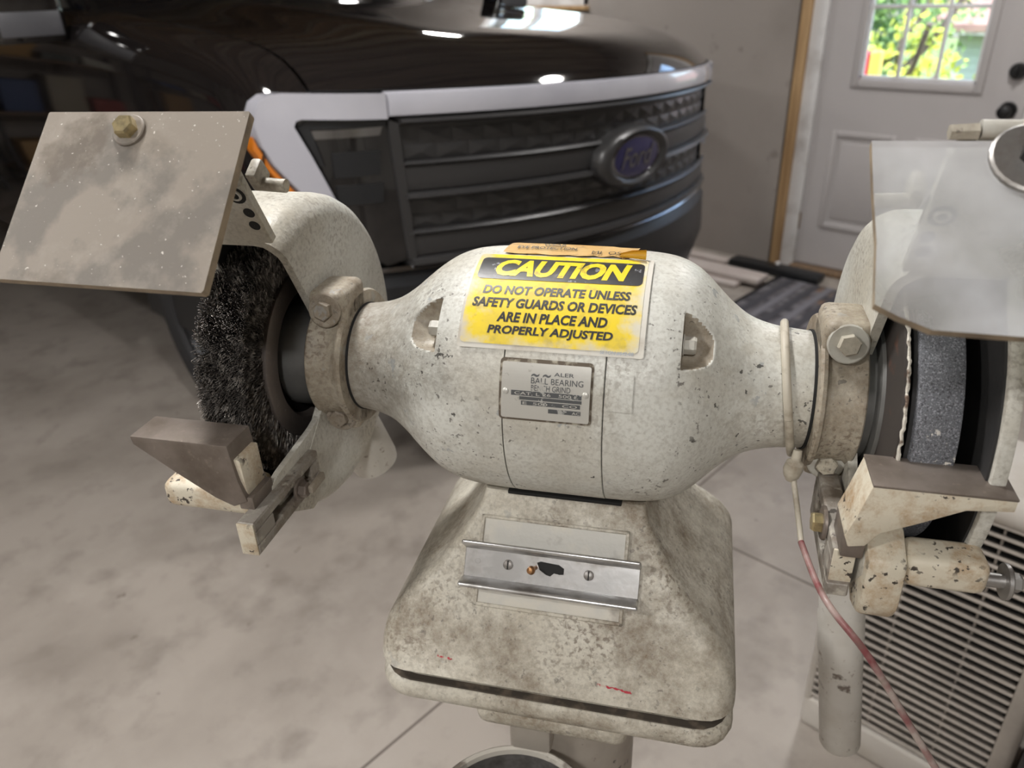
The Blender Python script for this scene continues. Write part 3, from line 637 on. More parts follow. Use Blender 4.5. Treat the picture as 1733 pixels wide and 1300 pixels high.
# right
rrs = prism('tool_rest', [(.2030, .0052), (.2815, .0052), (.2815, -.0030), (.2560, -.0055), (.2330, -.0185), (.2130, -.0290), (.2060, -.0400), (.1960, -.0420), (.1930, -.0340), (.1975, -.0180)], -.1320, -.0970, m_rest, G, 'y', .0010)
rrs['label'] = 'chipped cream tool rest before the grinding stone'
prism('rest_top', [(.2030, -.1322), (.2028, -.0965), (.2822, -.0985), (.2817, -.1325)], .0046, .0064, m_restmetal, rrs, 'z', .0006)
arm2 = bars('slotted_arm', [((.190, -.1240, -.0900), (.2045, -.0300, -.0790)), ((.190, -.1240, -.0600), (.2045, -.0300, -.0500)), ((.190, -.1240, -.0800), (.2045, -.0980, -.0590)), ((.190, -.0500, -.0800), (.2045, -.0300, -.0590))], m_arm, rrs)
box('chipped_arm_tip', (.1904, -.1252, -.0760), (.2041, -.1236, -.0505), m_rest, arm2, .0005)
box('arm_web', (.1930, -.1300, -.0520), (.2070, -.0990, -.0330), m_restmetal, rrs, .0015)
bolt((.1895, -.0900, -.0560), (-1, 0, 0), .0072, .0065, .0120, .0025, m_zinc, m_restmetal, arm2, 'arm_bolt')

# --- shield brackets and shields
def bracket(s, g):
    A, B = Vector((0, -.0630, .1180)), Vector((0, -.1080, .2030)); d = (B - A).normalized(); nrm = Vector((0, -d.z, d.y))
    L = (B - A).length
    mt = Matrix((Vector((1, 0, 0)), d, Vector((1, 0, 0)).cross(d))).transposed().to_4x4(); mt.translation = A
    x0, x1 = (.2120, .2850) if s > 0 else (-.2850, -.2120)
    b = box('shield_bracket', (x0, 0, -.0015), (x1, L, .0015), m_guard, G, .0006, 1, mt)
    xi = s * .2110
    box('bracket_flange', (min(xi, xi + s * .003), 0, -.0060), (max(xi, xi + s * .003), L * .92, .0010), m_guard, b, .0006, 1, mt)
    front = nrm if nrm.y < 0 else -nrm
    for t, r, xx in ((.018, .0042, .2175), (.030, .0042, .2165), (.046, .0075, .2195)):
        p = A + d * t + Vector((s * xx, 0, 0)) + front * .0016
        disc_stack('bolt_hole', p, front, [(0, r), (.0002, r), (.0002, 1e-4)], m_dark, b, 18)
        if r > .005: disc_stack('slot_washer', p, front, [(0, .0048), (.0012, .0044), (.0012, .0030), (0.0003, .0030)], m_guard, b, 18)
    # stud with a square nut on the inner side
    p0 = A + d * .052 + Vector((xi, .010, 0))
    sd = tube('bracket_stud', [p0 - Vector((s * .004, 0, 0)), p0 + Vector((-s * .026, 0, -.001))], .0046, m_boltpaint, b, 14)
    bm_ = boxbm((-.004, -.008, -.008), (.004, .008, .008), .002, 2, Matrix.Translation(p0 + Vector((-s * .006, 0, .006))) @ Matrix.Rotation(R(35), 4, 'X'))
    frombm('square_nut', bm_, m_boltpaint, b, True)
    return b
bkl = bracket(-1, gl); bkr = bracket(1, grd)
def shield(name, poly, y0, z0, y1, z1, th, mf, me_, par, lab_):
    A = Vector((0, y0, z0)); d = (Vector((0, y1, z1)) - A).normalized(); nrm = Vector((0, d.z, -d.y))
    if nrm.y > 0: nrm = -nrm
    n = len(poly)
    vs_ = [A + Vector((x, 0, 0)) + d * w_ for x, w_ in poly] + [A + Vector((x, 0, 0)) + d * w_ - nrm * th for x, w_ in poly]
    fs = [tuple(range(n)), tuple(range(n, 2 * n))[::-1]] + [(i, (i + 1) % n, n + (i + 1) % n, n + i) for i in range(n)]
    o_ = mk(name, vs_, fs, mf, par, False, mats=[mf, me_], fmat=[0, 0] + [1] * n); o_['label'] = lab_
    return o_, A, d, nrm
shl, A, d, nrm = shield('eye_shield', [(-.3180, .001), (-.3172, 0), (-.1772, -.001), (-.1765, .0005), (-.1758, .1145), (-.1770, .1160), (-.3185, .1150)], -.120, .2165, -.2005, .1335, .0058, m_shield, m_edge, G, 'dusty grey-brown eye shield over the wire brush')
bolt(A + Vector((-.2545, 0, 0)) + d * .0135, nrm, .0072, .0062, .0108, .0022, m_zinc, m_shield, shl, 'shield_bolt', rot=.1)
box('shield_arm', (-.284, -.004, -.0045), (-.224, .0335, .0045), m_guard, shl, .002, 2, Matrix.Translation(A + d * .012 - nrm * .0115) @ Matrix((Vector((1, 0, 0)), -d, Vector((1, 0, 0)).cross(-d))).transposed().to_4x4() @ Matrix.Translation((0, -.02, 0)))
box('arm_link', (-.272, -.124, .196), (-.232, -.098, .205), m_guard, shl, .002)
shr, A, d, nrm = shield('eye_shield', [(.1695, .0005), (.3300, -.001), (.3300, .1060), (.2420, .1055), (.1940, .1045), (.1800, .0985), (.1700, .0930), (.1712, .060), (.1700, .03)], -.120, .2045, -.193, .1415, .0050, m_glass, m_edge, G, 'scuffed hazy clear eye shield over the grinding stone')
bolt(A + Vector((.2415, 0, 0)) + d * .0110, nrm, .0075, .006, .0200, .003, m_blackmetal, m_steel, shr, 'shield_bolt')
tube('shield_rod', [A + Vector((.2215, .012, .0035)), A + Vector((.31, .012, .0035))], .0048, m_washer, shr, 14)
tube('rod_tip', [A + Vector((.2075, .012, .0020)), A + Vector((.2205, .012, .0024))], [.0040, .0046], m_boltpaint, shr, 6)
box('arm_link', (.245, -.125, .190), (.285, -.100, .203), m_guard, shr, .002)

# --- base housing
def rr_section(hw, yf, yb, rad, z, n=5):
    return [(x, y, z) for x, y in rrect(-hw, hw, yf, yb, rad, n)]
def loft(name, secs, mat, par, sharp=40):
    vs_, fs = [], []; n = len(secs[0])
    for s_ in secs: vs_ += s_
    for i in range(len(secs) - 1):
        for k in range(n): fs.append((i * n + k, i * n + (k + 1) % n, (i + 1) * n + (k + 1) % n, (i + 1) * n + k))
    fs.append(tuple(range(n))[::-1]); fs.append(tuple(range((len(secs) - 1) * n, len(secs) * n)))
    return mk(name, vs_, fs, mat, par, True, sharp=sharp)
def yfz(z): return -.048 - .65 * (-.09 - z)
tabw = smoothtab([(0, .0655), (.012, .0690), (.029, .0800), (.0545, .0985), (.078, .1235), (.100, .1400), (.115, .1450), (.131, .1460)])
def rad_at(dz): return .004 + .009 * min(1, dz / .08) + .013 * max(0, (dz - .09) / .041)
secs = []
for i in range(27):
    dz = .131 * i / 26; z = -.090 - dz
    secs.append(rr_section(interp(tabw, dz), yfz(z), .050 + .58 * dz, rad_at(dz), z))
secs.append(rr_section(.1450, yfz(-.221) + .001, .1255, .027, -.2225)); secs.append(rr_section(.1400, yfz(-.221) + .006, .121, .027, -.2232))
hb = loft('base_housing', secs, m_base, G); hb['label'] = 'flared cream base housing under the motor'
box('saddle_gap', (-.046, -.0510, -.0912), (.047, -.030, -.0880), m_dark, hb, .001)
loft('base_saddle', [rr_section(.050, -.040, .045, .006, -.0915), rr_section(.048, -.034, .04, .006, -.080)], m_dark, hb)
loft('housing_gap', [rr_section(.132, -.1190, .113, .025, -.2230), rr_section(.132, -.1190, .113, .025, -.2340)], m_dark, hb)
loft('groove_shade', [rr_section(.1425, -.1318, .1240, .027, -.2336), rr_section(.1415, -.1308, .1230, .027, -.2326)], M('groove_shade_brown', (0.05, 0.04, 0.03), 0.9, layers=[dict(c=(.14, .11, .08), s=60, lo=.5, hi=.7)]), hb)  # dark ring on the lip paints in the shade of the groove
box('column_boss', (-.062, -.1310, -.2760), (.066, -.050, -.2500), m_base, hb, .011, 4)
loft('base_plate', [rr_section(.1350, -.1240, .117, .025, -.2325), rr_section(.1430, -.1325, .1245, .027, -.2335), rr_section(.1455, -.1350, .127, .028, -.2365), rr_section(.1465, -.1360, .128, .028, -.2430), rr_section(.1450, -.1345, .127, .028, -.2500), rr_section(.1400, -.1300, .122, .027, -.2550), rr_section(.130, -.1200, .115, .025, -.2570), rr_section(.085, -.095, .085, .030, -.2600), rr_section(.074, -.080, .075, .030, -.2680), rr_section(.068, -.072, .070, .035, -.2800), rr_section(.060, -.062, .062, .035, -.2820)], m_base, hb)
disc_stack('column', (0, 0, -.27), (0, 0, -1), [(0, 1e-4), (0, .0655), (ZM - .295, .0655), (ZM - .295, .15), (ZM - .272, .16), (ZM - .27, .16), (ZM - .27, 1e-4)], m_column, G, 64)
ft = Vector((0, -.65, -1)).normalized(); fn_ = Vector((0, -1, .65)).normalized(); FP = Vector((0, -.048, -.09))
def F(u, w_, h): return FP + Vector((u, 0, 0)) + ft * w_ + fn_ * h
FM = Matrix((Vector((1, 0, 0)), ft, fn_)).transposed().to_4x4(); FM.translation = FP
sp = box('switch_plate', (-.0655, .0212, -.002), (.0555, .0950, .0016), m_platepaint, G, .0008, 1, FM)
for lo, hi in (((-.0655, .0212, .001), (-.0625, .0950, .0030)), ((.0525, .0212, .001), (.0555, .0950, .0030)), ((-.0655, .0212, .001), (.0555, .0240, .0030)), ((-.0655, .0920, .001), (.0555, .0950, .0030))):
    box('plate_rim', lo, hi, m_base, sp, .0006, 1, FM)
chn = box('switch_guard_channel', (-.0760, .0470, .0014), (.0660, .0735, .0032), m_bright, G, .0004, 1, FM)
for w0 in (.0455, .0720):
    bm_ = boxbm((-.0770, w0, .0016), (.0668, w0 + .0042, .0165), .0018, 3)
    for v in bm_.verts: v.co.y += (.0030 if w0 > .06 else -.0034) * max(0, (v.co.z - .003)) / .0135 * 1.2
    bmesh.ops.transform(bm_, matrix=FM, verts=bm_.verts); frombm('channel_lip', bm_, m_bright, chn, True)
for u in (-.0395, .0262):
    sc = disc_stack('slotted_screw', F(u, .0592, .0032), fn_, [(0, .0042), (.0012, .0040), (.0019, .0028), (.0020, 1e-4)], m_steel, chn, 18)
    box('screw_slot', (u - .0005, .0556, .0049), (u + .0005, .0628, .0054), m_dark, sc, 0, 1, FM)
sv = [(-.0160, .0545), (-.013, .0532), (.002, .0542), (.0062, .0565), (.0062, .0612), (.003, .0618), (-.0015, .0612), (-.0045, .0640), (-.0080, .0632), (-.0135, .0600)]
map2d('switch_slot', poly2d(sv), lambda u, v: F(u, v, .0034), m_dark, chn)
tg = [(F(-.0165, .0585, .002)), F(-.0178, .0592, .008), F(-.0188, .0598, .013)]
tgo = tube('toggle', tg, [.0016, .0018, .0026], m_brass, chn, 10)
disc_stack('toggle_ball', F(-.0188, .0598, .0125), (fn_ + Vector((-.3, 0, 0))), [(-.0035, 1e-4), (-.0028, .0025), (0, .0036), (.0028, .0025), (.0036, 1e-4)], m_brass, chn, 14)
map2d('stamped_mark', fit(textbm('O', 0, 0), -.0675, -.0625, .0570, .0615), lambda u, v: F(u, v, .0034), m_steel, chn)
def scrib(u0, u1, w0, w1, n, seed):
    r_ = random.Random(seed); tp, bt = [], []
    for i in range(n + 1):
        u = u0 + (u1 - u0) * i / n; c_ = w0 + (w1 - w0) * i / n + r_.uniform(-.0006, .0006); h_ = r_.uniform(.0003, .0010)
        tp.append((u, c_ - h_)); bt.append((u, c_ + h_))
    map2d('red_mark', poly2d(tp + bt[::-1]), lambda u, v: F(u, v, .0007), m_red, hb)
scrib(-.0915, -.0790, .1402, .1412, 10, 1); scrib(.0400, .0670, .1418, .1442, 22, 2)
box('pot_bracket', (-.045, -.0850, -.3600), (-.006, -.0600, -.2900), m_column, G, .004)
for x in (-.066, .022): bolt((x, -.062, -.318), (0, -1, 0), .007, .006, .012, .003, m_boltdirty, m_boltdirty, G, 'bracket_bolt')
OFF = Vector((0, 0, 0))

# ------------------------------------------------------------------ water pot hanging on the pedestal
pl = GR @ Vector((-.026, -.158, 0)) + gloc; pl.z = ZM - .36
pot = empty('water_pot', (pl.x, pl.y, ZM - .46), GA); tag(pot, 'round dented enamel water pot hung below the grinder base', 'pot')
disc_stack('pot_body', (0, 0, 0), (0, 0, 1), [(0, 1e-4), (0, .060), (.006, .066), (.080, .0735), (.097, .0755)], m_pot, pot, 64)
disc_stack('pot_rim', (0, 0, .094), (0, 0, 1), [(0, .0750), (.0015, .0785), (.0050, .0790), (.0072, .0765), (.0060, .0735), (.001, .0725)], m_pot, pot, 64)
disc_stack('pot_lining', (0, 0, 0), (0, 0, 1), [(.097, .0735), (.080, .0715), (.010, .064), (.006, .058), (.006, 1e-4)], m_potin, pot, 64)
hk = box('hanging_tab', (-.016, .0735, .040), (.012, .0770, .0930), m_pot, pot, .002)

# ------------------------------------------------------------------ cord tied round the right neck
cr = empty('tied_cord', gloc, GA); tag(cr, 'painted cord knotted around the right motor neck, its red end hanging down', 'cord')
OFF = Vector((0, 0, ZM))
ring = []
for i in range(49):
    t = R(360 * i / 48); r = .0492
    ring.append((.1645 - .0085 * math.sin(t) - .003 * math.cos(t), -r * math.cos(t), r * math.sin(t)))
tube('cord_loop', ring, .0031, m_cord, cr, 12)
kp = Vector((.1706, -.050, -.041))
disc_stack('knot', kp + Vector((0, 0, .009)), (-.1, 0, -1), [(0, .003), (.003, .0062), (.009, .0070), (.014, .0058), (.018, .0034), (.018, 1e-4)], m_cord, cr, 14)
tube('knot_tail', [Vector((.1715, -.0470, -.026)), kp + Vector((0, 0, .006))], [.0032, .0040], m_cord, cr, 10)
tube('cord_upper', smoothpath([kp + Vector((0, 0, -.006)), (.1745, -.066, -.064), (.1735, -.100, -.0560)][:2] + [(.1765, -.090, -.075)], 6), .0021, m_cord, cr, 10)
tube('cord_tail', smoothpath([(.1765, -.090, -.075), (.1830, -.125, -.078), (.1905, -.150, -.0790), (.2129, -.165, -.0990), (.2465, -.170, -.1500), (.2730, -.175, -.1900), (.2960, -.178, -.2300)], 8), .0023, m_redcord, cr, 10)
OFF = Vector((0, 0, 0))

# ------------------------------------------------------------------ truck nose parked along the door wall
TX = 1.98
TR = Vector((TX, 3.9, 0))
truck = empty('pickup_truck', TR); tag(truck, 'black pickup truck parked nose-out with a pale full-width light bar', 'truck')
OFF = -TR
m_tpaint = M('black_gloss_paint', (0.010, 0.0085, 0.0085), 0.06, 0.0, coat=1.0)
m_bar = M('light_bar_lens', (0.40, 0.40, 0.45), 0.16, 0, [dict(c=(0.46, 0.46, 0.51), s=3, lo=0.4, hi=0.6)], coat=0.7)
m_grille = M('satin_dark_grille', (0.048, 0.047, 0.048), 0.36, 0.3)
m_chrome = M('dark_chrome', (0.30, 0.30, 0.31), 0.15, 1.0)
m_tblack = M('black_plastic', (0.012, 0.013, 0.015), 0.35)
m_lens = M('headlamp_lens', (0.006, 0.006, 0.007), 0.05, 0, coat=1.0)
m_amber = M('amber_lens', (0.55, 0.16, 0.01), 0.2, coat=0.6)
m_blue = M('badge_blue', (0.012, 0.012, 0.075), 0.15, coat=1.0)
m_tyre = M('tyre_rubber', (0.022, 0.022, 0.024), 0.75, bump=[(90, 0.2, 0.003)])
m_wheel = M('dark_alloy', (0.06, 0.062, 0.068), 0.3, 0.6)
def FY(x):
    u = abs(x - TX); return 1.40 + .3 * u * u + 2.0 * max(0, u - .8) ** 2
def ZT(x, z): return z - .042 * (x - TX)
def front(name, prof, x0, x1, mat, n=40, closed=True, par=None, smooth=True):
    vs_, fs = [], []; P = len(prof)
    for i in range(n + 1):
        x = x0 + (x1 - x0) * i / n
        for dy, z in prof: vs_.append((x, FY(x) + dy, ZT(x, z)))
    for i in range(n):
        for j in range(P if closed else P - 1):
            j2 = (j + 1) % P; fs.append((i * P + j, i * P + j2, (i + 1) * P + j2, (i + 1) * P + j))
    if closed: fs.append(tuple(range(P))); fs.append(tuple(range(n * P, (n + 1) * P)))
    return mk(name, vs_, fs, mat, par or truck, smooth, sharp=25)
def onfront(name, pts, dy, mat, par=None, th=.02):
    bm_ = poly2d(pts)
    for ax, no in ((0, (1, 0, 0)), (1, (0, 1, 0))):
        v0 = min(v.co[ax] for v in bm_.verts); v1 = max(v.co[ax] for v in bm_.verts); y = v0 + .03
        while y < v1:
            co = [0, 0, 0]; co[ax] = y
            bmesh.ops.bisect_plane(bm_, geom=bm_.verts[:] + bm_.edges[:] + bm_.faces[:], plane_co=co, plane_no=no); y += .03
    ret = bmesh.ops.extrude_face_region(bm_, geom=bm_.faces[:]); top = set(v for v in ret['geom'] if isinstance(v, bmesh.types.BMVert))
    for v in bm_.verts: v.co = Vector((v.co.x, FY(v.co.x) + (dy if v in top else dy + th), v.co.y))
    return frombm(name, bm_, mat, par or truck, True, sharp=35)
XLs, XRs = 1.2185, 2 * TX - 1.2185
bar_prof = [(.0, 1.133), (-.014, 1.138), (-.016, 1.166), (-.008, 1.187), (.004, 1.193), (.06, 1.193), (.06, 1.133)]
front('light_bar', bar_prof, XLs + .003, XRs - .003, m_bar, 60)
outer = [(1.2155, 1.222), (1.112, 1.229), (1.024, 1.234), (1.003, 1.230), (.987, 1.214), (.980, 1.190), (.976, 1.158), (.981, 1.117), (.996, 1.067), (1.011, 1.038), (1.045, .975), (1.075, .92)]
inner = [(1.105, .92), (1.090, .975), (1.075, 1.028), (1.056, 1.093), (1.036, 1.157), (1.040, 1.170), (1.050, 1.174), (1.106, 1.170), (1.2155, 1.163)]
onfront('corner_lamp', outer + inner, -.014, m_bar, th=.05)
onfront('corner_lamp', [(2 * TX - x, z - .084 * (TX - x)) for x, z in outer + inner], -.014, m_bar, th=.05)
onfront('amber_marker', [(.9725, 1.135), (.978, 1.110), (.993, 1.062), (1.008, 1.032), (1.035, .98), (1.030, .975), (1.000, 1.028), (.985, 1.06), (.970, 1.105)], -.006, m_amber, th=.03)
lensp = [(1.034, 1.155), (1.050, 1.176), (1.2190, 1.165), (1.2400, .83), (1.236, .80), (1.190, .79), (1.115, .85), (1.075, 1.00)]
hl = onfront('headlamp', lensp, .006, m_lens, th=.03)
for (x, z, wx, wz) in ((1.135, 1.135, .075, .010), (1.150, 1.06, .05, .03), (1.150, .985, .05, .025)):
    onfront('lamp_module', [(x - wx, z - wz), (x + wx * .9, z - wz), (x + wx, z + wz), (x - wx, z + wz)], .002, m_chrome if wz < .02 else m_tblack, hl, .01)
onfront('lamp_brow', [(1.06, 1.168), (1.05, 1.155), (1.045, 1.16), (1.075, 1.06), (1.083, 1.06), (1.066, 1.150), (1.215, 1.146), (1.217, 1.158)], -.001, m_tblack, hl, .01)
onfront('headlamp', [(2 * TX - x, z - .084 * (TX - x)) for x, z in lensp], .006, m_lens, th=.03)
GX0, GX1 = 1.246, 2.86
gr = front('grille', [(.020, 1.131), (.020, .70), (.06, .70), (.06, 1.131)], GX0, GX1, m_grille, 60)
for (z0, z1, d0, d1) in ((1.112, 1.132, -.016, .004), (1.012, 1.024, -.004, .004), (.924, .946, -.018, .004), (.832, .846, -.006, .004), (.742, .772, -.014, .004)):
    front('grille_rib', [(.021, z0), (d1, z0), (d0, z0 + (z1 - z0) * .45), (d0 + .004, z1 - .003), (d1, z1), (.021, z1)], GX0, GX1, m_grille, 60, par=gr)
front('grille_panel', [(.021, .947), (.004, .950), (.000, .98), (.004, 1.010), (.021, 1.011)], GX0, GX1, m_grille, 60, par=gr)
front('grille_panel', [(.021, .773), (.004, .776), (.000, .80), (.004, .830), (.021, .831)], GX0, GX1, m_grille, 60, par=gr)
for zb in (1.025, .847):
    for row in range(2):
        for i in range(17):
            xa = GX0 + .012 + i * .0865 + (.043 if row else 0); xb = xa + .084; za = zb + row * .0385; zc = za + .038
            xm = (xa + xb) / 2
            if xb > GX1 - .005: continue
            P = [(xa, za), (xb, za), (xb, zc), (xa, zc)]
            vs_ = [(x, FY(x) + .0185, ZT(x, z)) for x, z in P] + [(xm, FY(xm) + .0135, ZT(xm, (za + zc) / 2))]
            mk('grille_facet', vs_, [(0, 1, 4), (1, 2, 4), (2, 3, 4), (3, 0, 4), (0, 3, 2, 1)], m_grille, gr)
box('grille_side', (0, 0, 0), (.01, .01, .01), m_tblack, truck).hide_render = False if False else False
bpy.data.objects.remove(bpy.data.objects['grille_side'])
onfront('lamp_edge', [(1.2215, 1.160), (1.2440, 1.150), (1.2600, .80), (1.2420, .80)], -.004, m_grille, th=.03)
front('chin_strip', [(.0, .735), (-.010, .742), (.0, .752), (.05, .752), (.05, .735)], 1.06, 2 * TX - 1.06, m_chrome, 40)
front('bumper', [(.010, .742), (-.015, .70), (-.020, .56), (.02, .44), (.10, .40), (.12, .742)], .985, 2 * TX - .985, m_tblack, 60)
front('fascia_core', [(.05, 1.19), (.05, .45), (.30, .45), (.30, 1.19)], 1.02, 2 * TX - 1.02, m_tblack, 40)
# emblem
EX, EZ = 2.003, .966
def ell(name, prof, mat, par, n=64, ex=1.0, cy=-.028):
    vs_, fs = [], []; P = len(prof)
    for i in range(n):
        a = 2 * math.pi * i / n
        for (h, k) in prof: vs_.append((EX + k * .168 * math.cos(a), FY(EX) + cy - h, EZ + k * .086 * math.sin(a)))
    for i in range(n):
        for j in range(P - 1): fs.append((i * P + j, i * P + j + 1, ((i + 1) % n) * P + j + 1, ((i + 1) % n) * P + j))
    return mk(name, vs_, fs, mat, par, True, sharp=60)
em = ell('emblem', [(-.05, 1.06), (-.012, 1.06), (.004, 1.0), (.012, .90), (.008, .80), (-.002, .74), (-.002, 1e-3)], m_grille, truck); em['label'] = 'oval blue badge in a dark ring'
ov = ell('badge_oval', [(-.002, .745), (.003, .725), (.004, .69), (.002, .68)], m_chrome, em)
ell('badge_field', [(.0005, .70), (.0025, .64), (.0035, .3), (.0035, 1e-3)], m_blue, em)
map2d('badge_script', fit(textbm('Ford', .012, .45), EX - .085, EX + .085, EZ - .028, EZ + .032), lambda u, v: (u, FY(EX) - .028 - .0055, v), m_chrome, em)
# hood, fenders and sides
def hoodz(u, v):
    z = 1.197 + .110 * (1 - math.exp(-v / .085)) + .085 * min(v, 1.0) + .02 * max(0, v - 1.0) - .030 * u * u - .042 * u
    z += .018 * math.exp(-((abs(u) - .55) / .13) ** 2) * min(1, v / .4)
    return z
def grid(name, fn, us, vs2, mat, par=truck):
    n = len(us); V_, F_ = [], []
    for v in vs2:
        for u in us: V_.append(fn(u, v))
    for i in range(len(vs2) - 1):
        for j in range(n - 1): F_.append((i * n + j, i * n + j + 1, (i + 1) * n + j + 1, (i + 1) * n + j))
    return mk(name, V_, F_, mat, par, True, sharp=60)
VV = [0, .006, .015, .03, .05, .075, .105, .14, .19, .25, .33, .45, .6, .8, 1.0, 1.2, 1.35]
US = [-.895 + 1.79 * i / 60 for i in range(61)]
grid('hood', lambda u, v: (TX + u, FY(TX + u) + .004 + v, hoodz(u, v) - .0), US, VV, m_tpaint)
front('hood_lip', [(.004, 1.195), (.004, 1.1965), (.05, 1.1965), (.05, 1.195)], TX - .9, TX + .9, m_tblack, 30)
def zarch(y):
    d = abs(y - 2.48); return .41 + math.sqrt(max(0, .50 ** 2 - d * d)) if d < .50 else 0
for s in (-1, 1):
    SEC = [(.900, 0.0), (.930, -.006), (.955, -.020), (.975, -.045), (.990, -.085), (1.000, -.14), (1.006, None), (1.004, None), (.996, None), (.985, None), (.97, None)]
    ZA = {6: .98, 7: .85, 8: .70, 9: .58, 10: .46}
    V2 = [0, .01, .03, .06, .1, .15, .2] + [.25 + .04 * i for i in range(33)] + [1.7, 2.2, 2.8, 3.4, 4.0, 4.6]
    def side(k, v, s=s):
        u, dz = SEC[k]
        x = TX + s * u; y = FY(TX + s * min(u, .985)) + .006 + v
        top = hoodz(s * .9, v) if v < 1.35 else hoodz(s * .9, 1.35) + .0
        z = top + dz if dz is not None else ZA[k]
        return (x, y, max(z, zarch(y)))
    grid('fender_side', side, list(range(11)), V2, m_tpaint)
    # wheel
    wx = TX + s * .80
    wo = disc_stack('wheel', (wx + s * .13, 2.48, .41), (s, 0, 0), [(-.27, .24), (-.26, .33), (-.25, .39), (-.22, .408), (-.05, .408), (-.015, .395), (.0, .36), (.004, .31), (-.004, .275), (-.02, .262)], m_tyre, truck, 72)
    disc_stack('wheel_rim', (wx + s * .105, 2.48, .41), (s, 0, 0), [(-.05, .262), (.0, .258), (.004, .245), (-.03, .22), (-.04, .09), (-.005, .06), (-.005, 1e-4)], m_wheel, wo, 48)
    for k in range(6):
        a = R(60 * k + 10); mt = Matrix.Translation((wx + s * .095, 2.48, .41)) @ Matrix.Rotation(a, 4, 'X')
        box('spoke', (-.012, -.03, .05), (.012, .03, .25), m_wheel, wo, .006, 2, mt)
    box('wheel_well', (min(TX + s * .5, TX + s * .92), 1.98, .35), (max(TX + s * .5, TX + s * .92), 2.98, .93), m_tblack, truck)
    mr = box('side_mirror', (min(TX + s * .98, TX + s * 1.20), 2.86, 1.325), (max(TX + s * .98, TX + s * 1.20), 2.98, 1.53), m_tpaint, truck, .025, 3)
    box('mirror_face', (min(TX + s * 1.0, TX + s * 1.18), 2.853, 1.345), (max(TX + s * 1.0, TX + s * 1.18), 2.861, 1.415), M('mirror_trim', (.09, .09, .1), .4), mr, .003)
# cowl and cab
box('cowl', (TX - .80, 2.98, 1.20), (TX + .80, 3.16, 1.352), m_tblack, truck, .01)
loftv = []
prism('cab', [(2.95, 1.30), (3.95, 1.90), (5.5, 1.93), (5.7, 1.30)], TX - .80, TX + .80, m_lens, truck, 'x', .05)
box('body_core', (TX - .88, 3.1, .40), (TX + .88, 6.5, 1.30), m_tblack, truck)
OFF = Vector((0, 0, 0))

# ------------------------------------------------------------------ louvred appliance by the grinder
m_appl = M('appliance_white', (0.56, 0.53, 0.49), 0.45, 0, [dict(c=(0.46, 0.42, 0.37), s=7, lo=0.45, hi=0.7)])
m_slat = M('louvre_grey', (0.40, 0.36, 0.32), 0.5, 0, [dict(c=(0.30, 0.27, 0.24), s=9, lo=0.45, hi=0.7)])
ap = empty('louvred_appliance', (1.36, .17, 0)); tag(ap, 'off-white louvred appliance standing on the floor behind the grinder chute', 'appliance'); OFF = Vector((-1.36, -.17, 0))
AX, AY0, AY1, AZ = 1.232, -.010, .358, .700
box('casing_back', (AX + .03, AY0, 0), (AX + .27, AY1, AZ - .02), m_appl, ap, .02, 3)
box('casing_foot', (AX, AY0, 0), (AX + .1, AY1, .085), m_appl, ap, .012, 3)
box('casing_post', (AX, AY1 - .016, .075), (AX + .1, AY1, AZ - .03), m_appl, ap, .006, 2)
tube('casing_top', [(AX + .022, AY0, AZ - .022), (AX + .022, AY1, AZ - .022)], .028, m_appl, ap, 20)
box('louvre_void', (AX + .026, AY0 + .002, .08), (AX + .031, AY1 - .01, AZ - .03), m_dark, ap)
for i in range(29):
    z = .094 + i * .0199
    mt = Matrix.Translation((AX + .010, 0, z)) @ Matrix.Rotation(R(28), 4, 'Y')
    box('louvre', (-.011, .024, -.0032), (.011, AY1 - .014, .0032), m_slat, ap, .0012, 1, mt)
for y in (.11, .23): tube('louvre_wire', [(AX + .012, y, .085), (AX + .012, y, AZ - .04)], .0022, m_slat, ap, 6)
box('end_frame', (AX - .002, AY0, .08), (AX + .06, .024, AZ - .04), m_slat, ap, .004)
OFF = Vector((0, 0, 0))
bc = empty('black_case', (1.31, -.2, 0)); tag(bc, 'black plastic case at the right end of the louvred appliance', 'case'); OFF = Vector((-1.31, .2, 0))
box('case_body', (1.16, -.42, .015), (1.46, -.018, .40), m_tblack, bc, .02, 3); box('case_lid', (1.155, -.425, .405), (1.465, -.017, .445), m_tblack, bc, .012, 3)
box('case_latch', (1.148, -.14, .37), (1.162, -.09, .43), m_grille, bc, .003)
for x in (1.2, 1.42):
    box('foot', (x - .02, -.38, 0), (x + .02, -.06, .016), m_tblack, bc)
OFF = Vector((0, 0, 0))

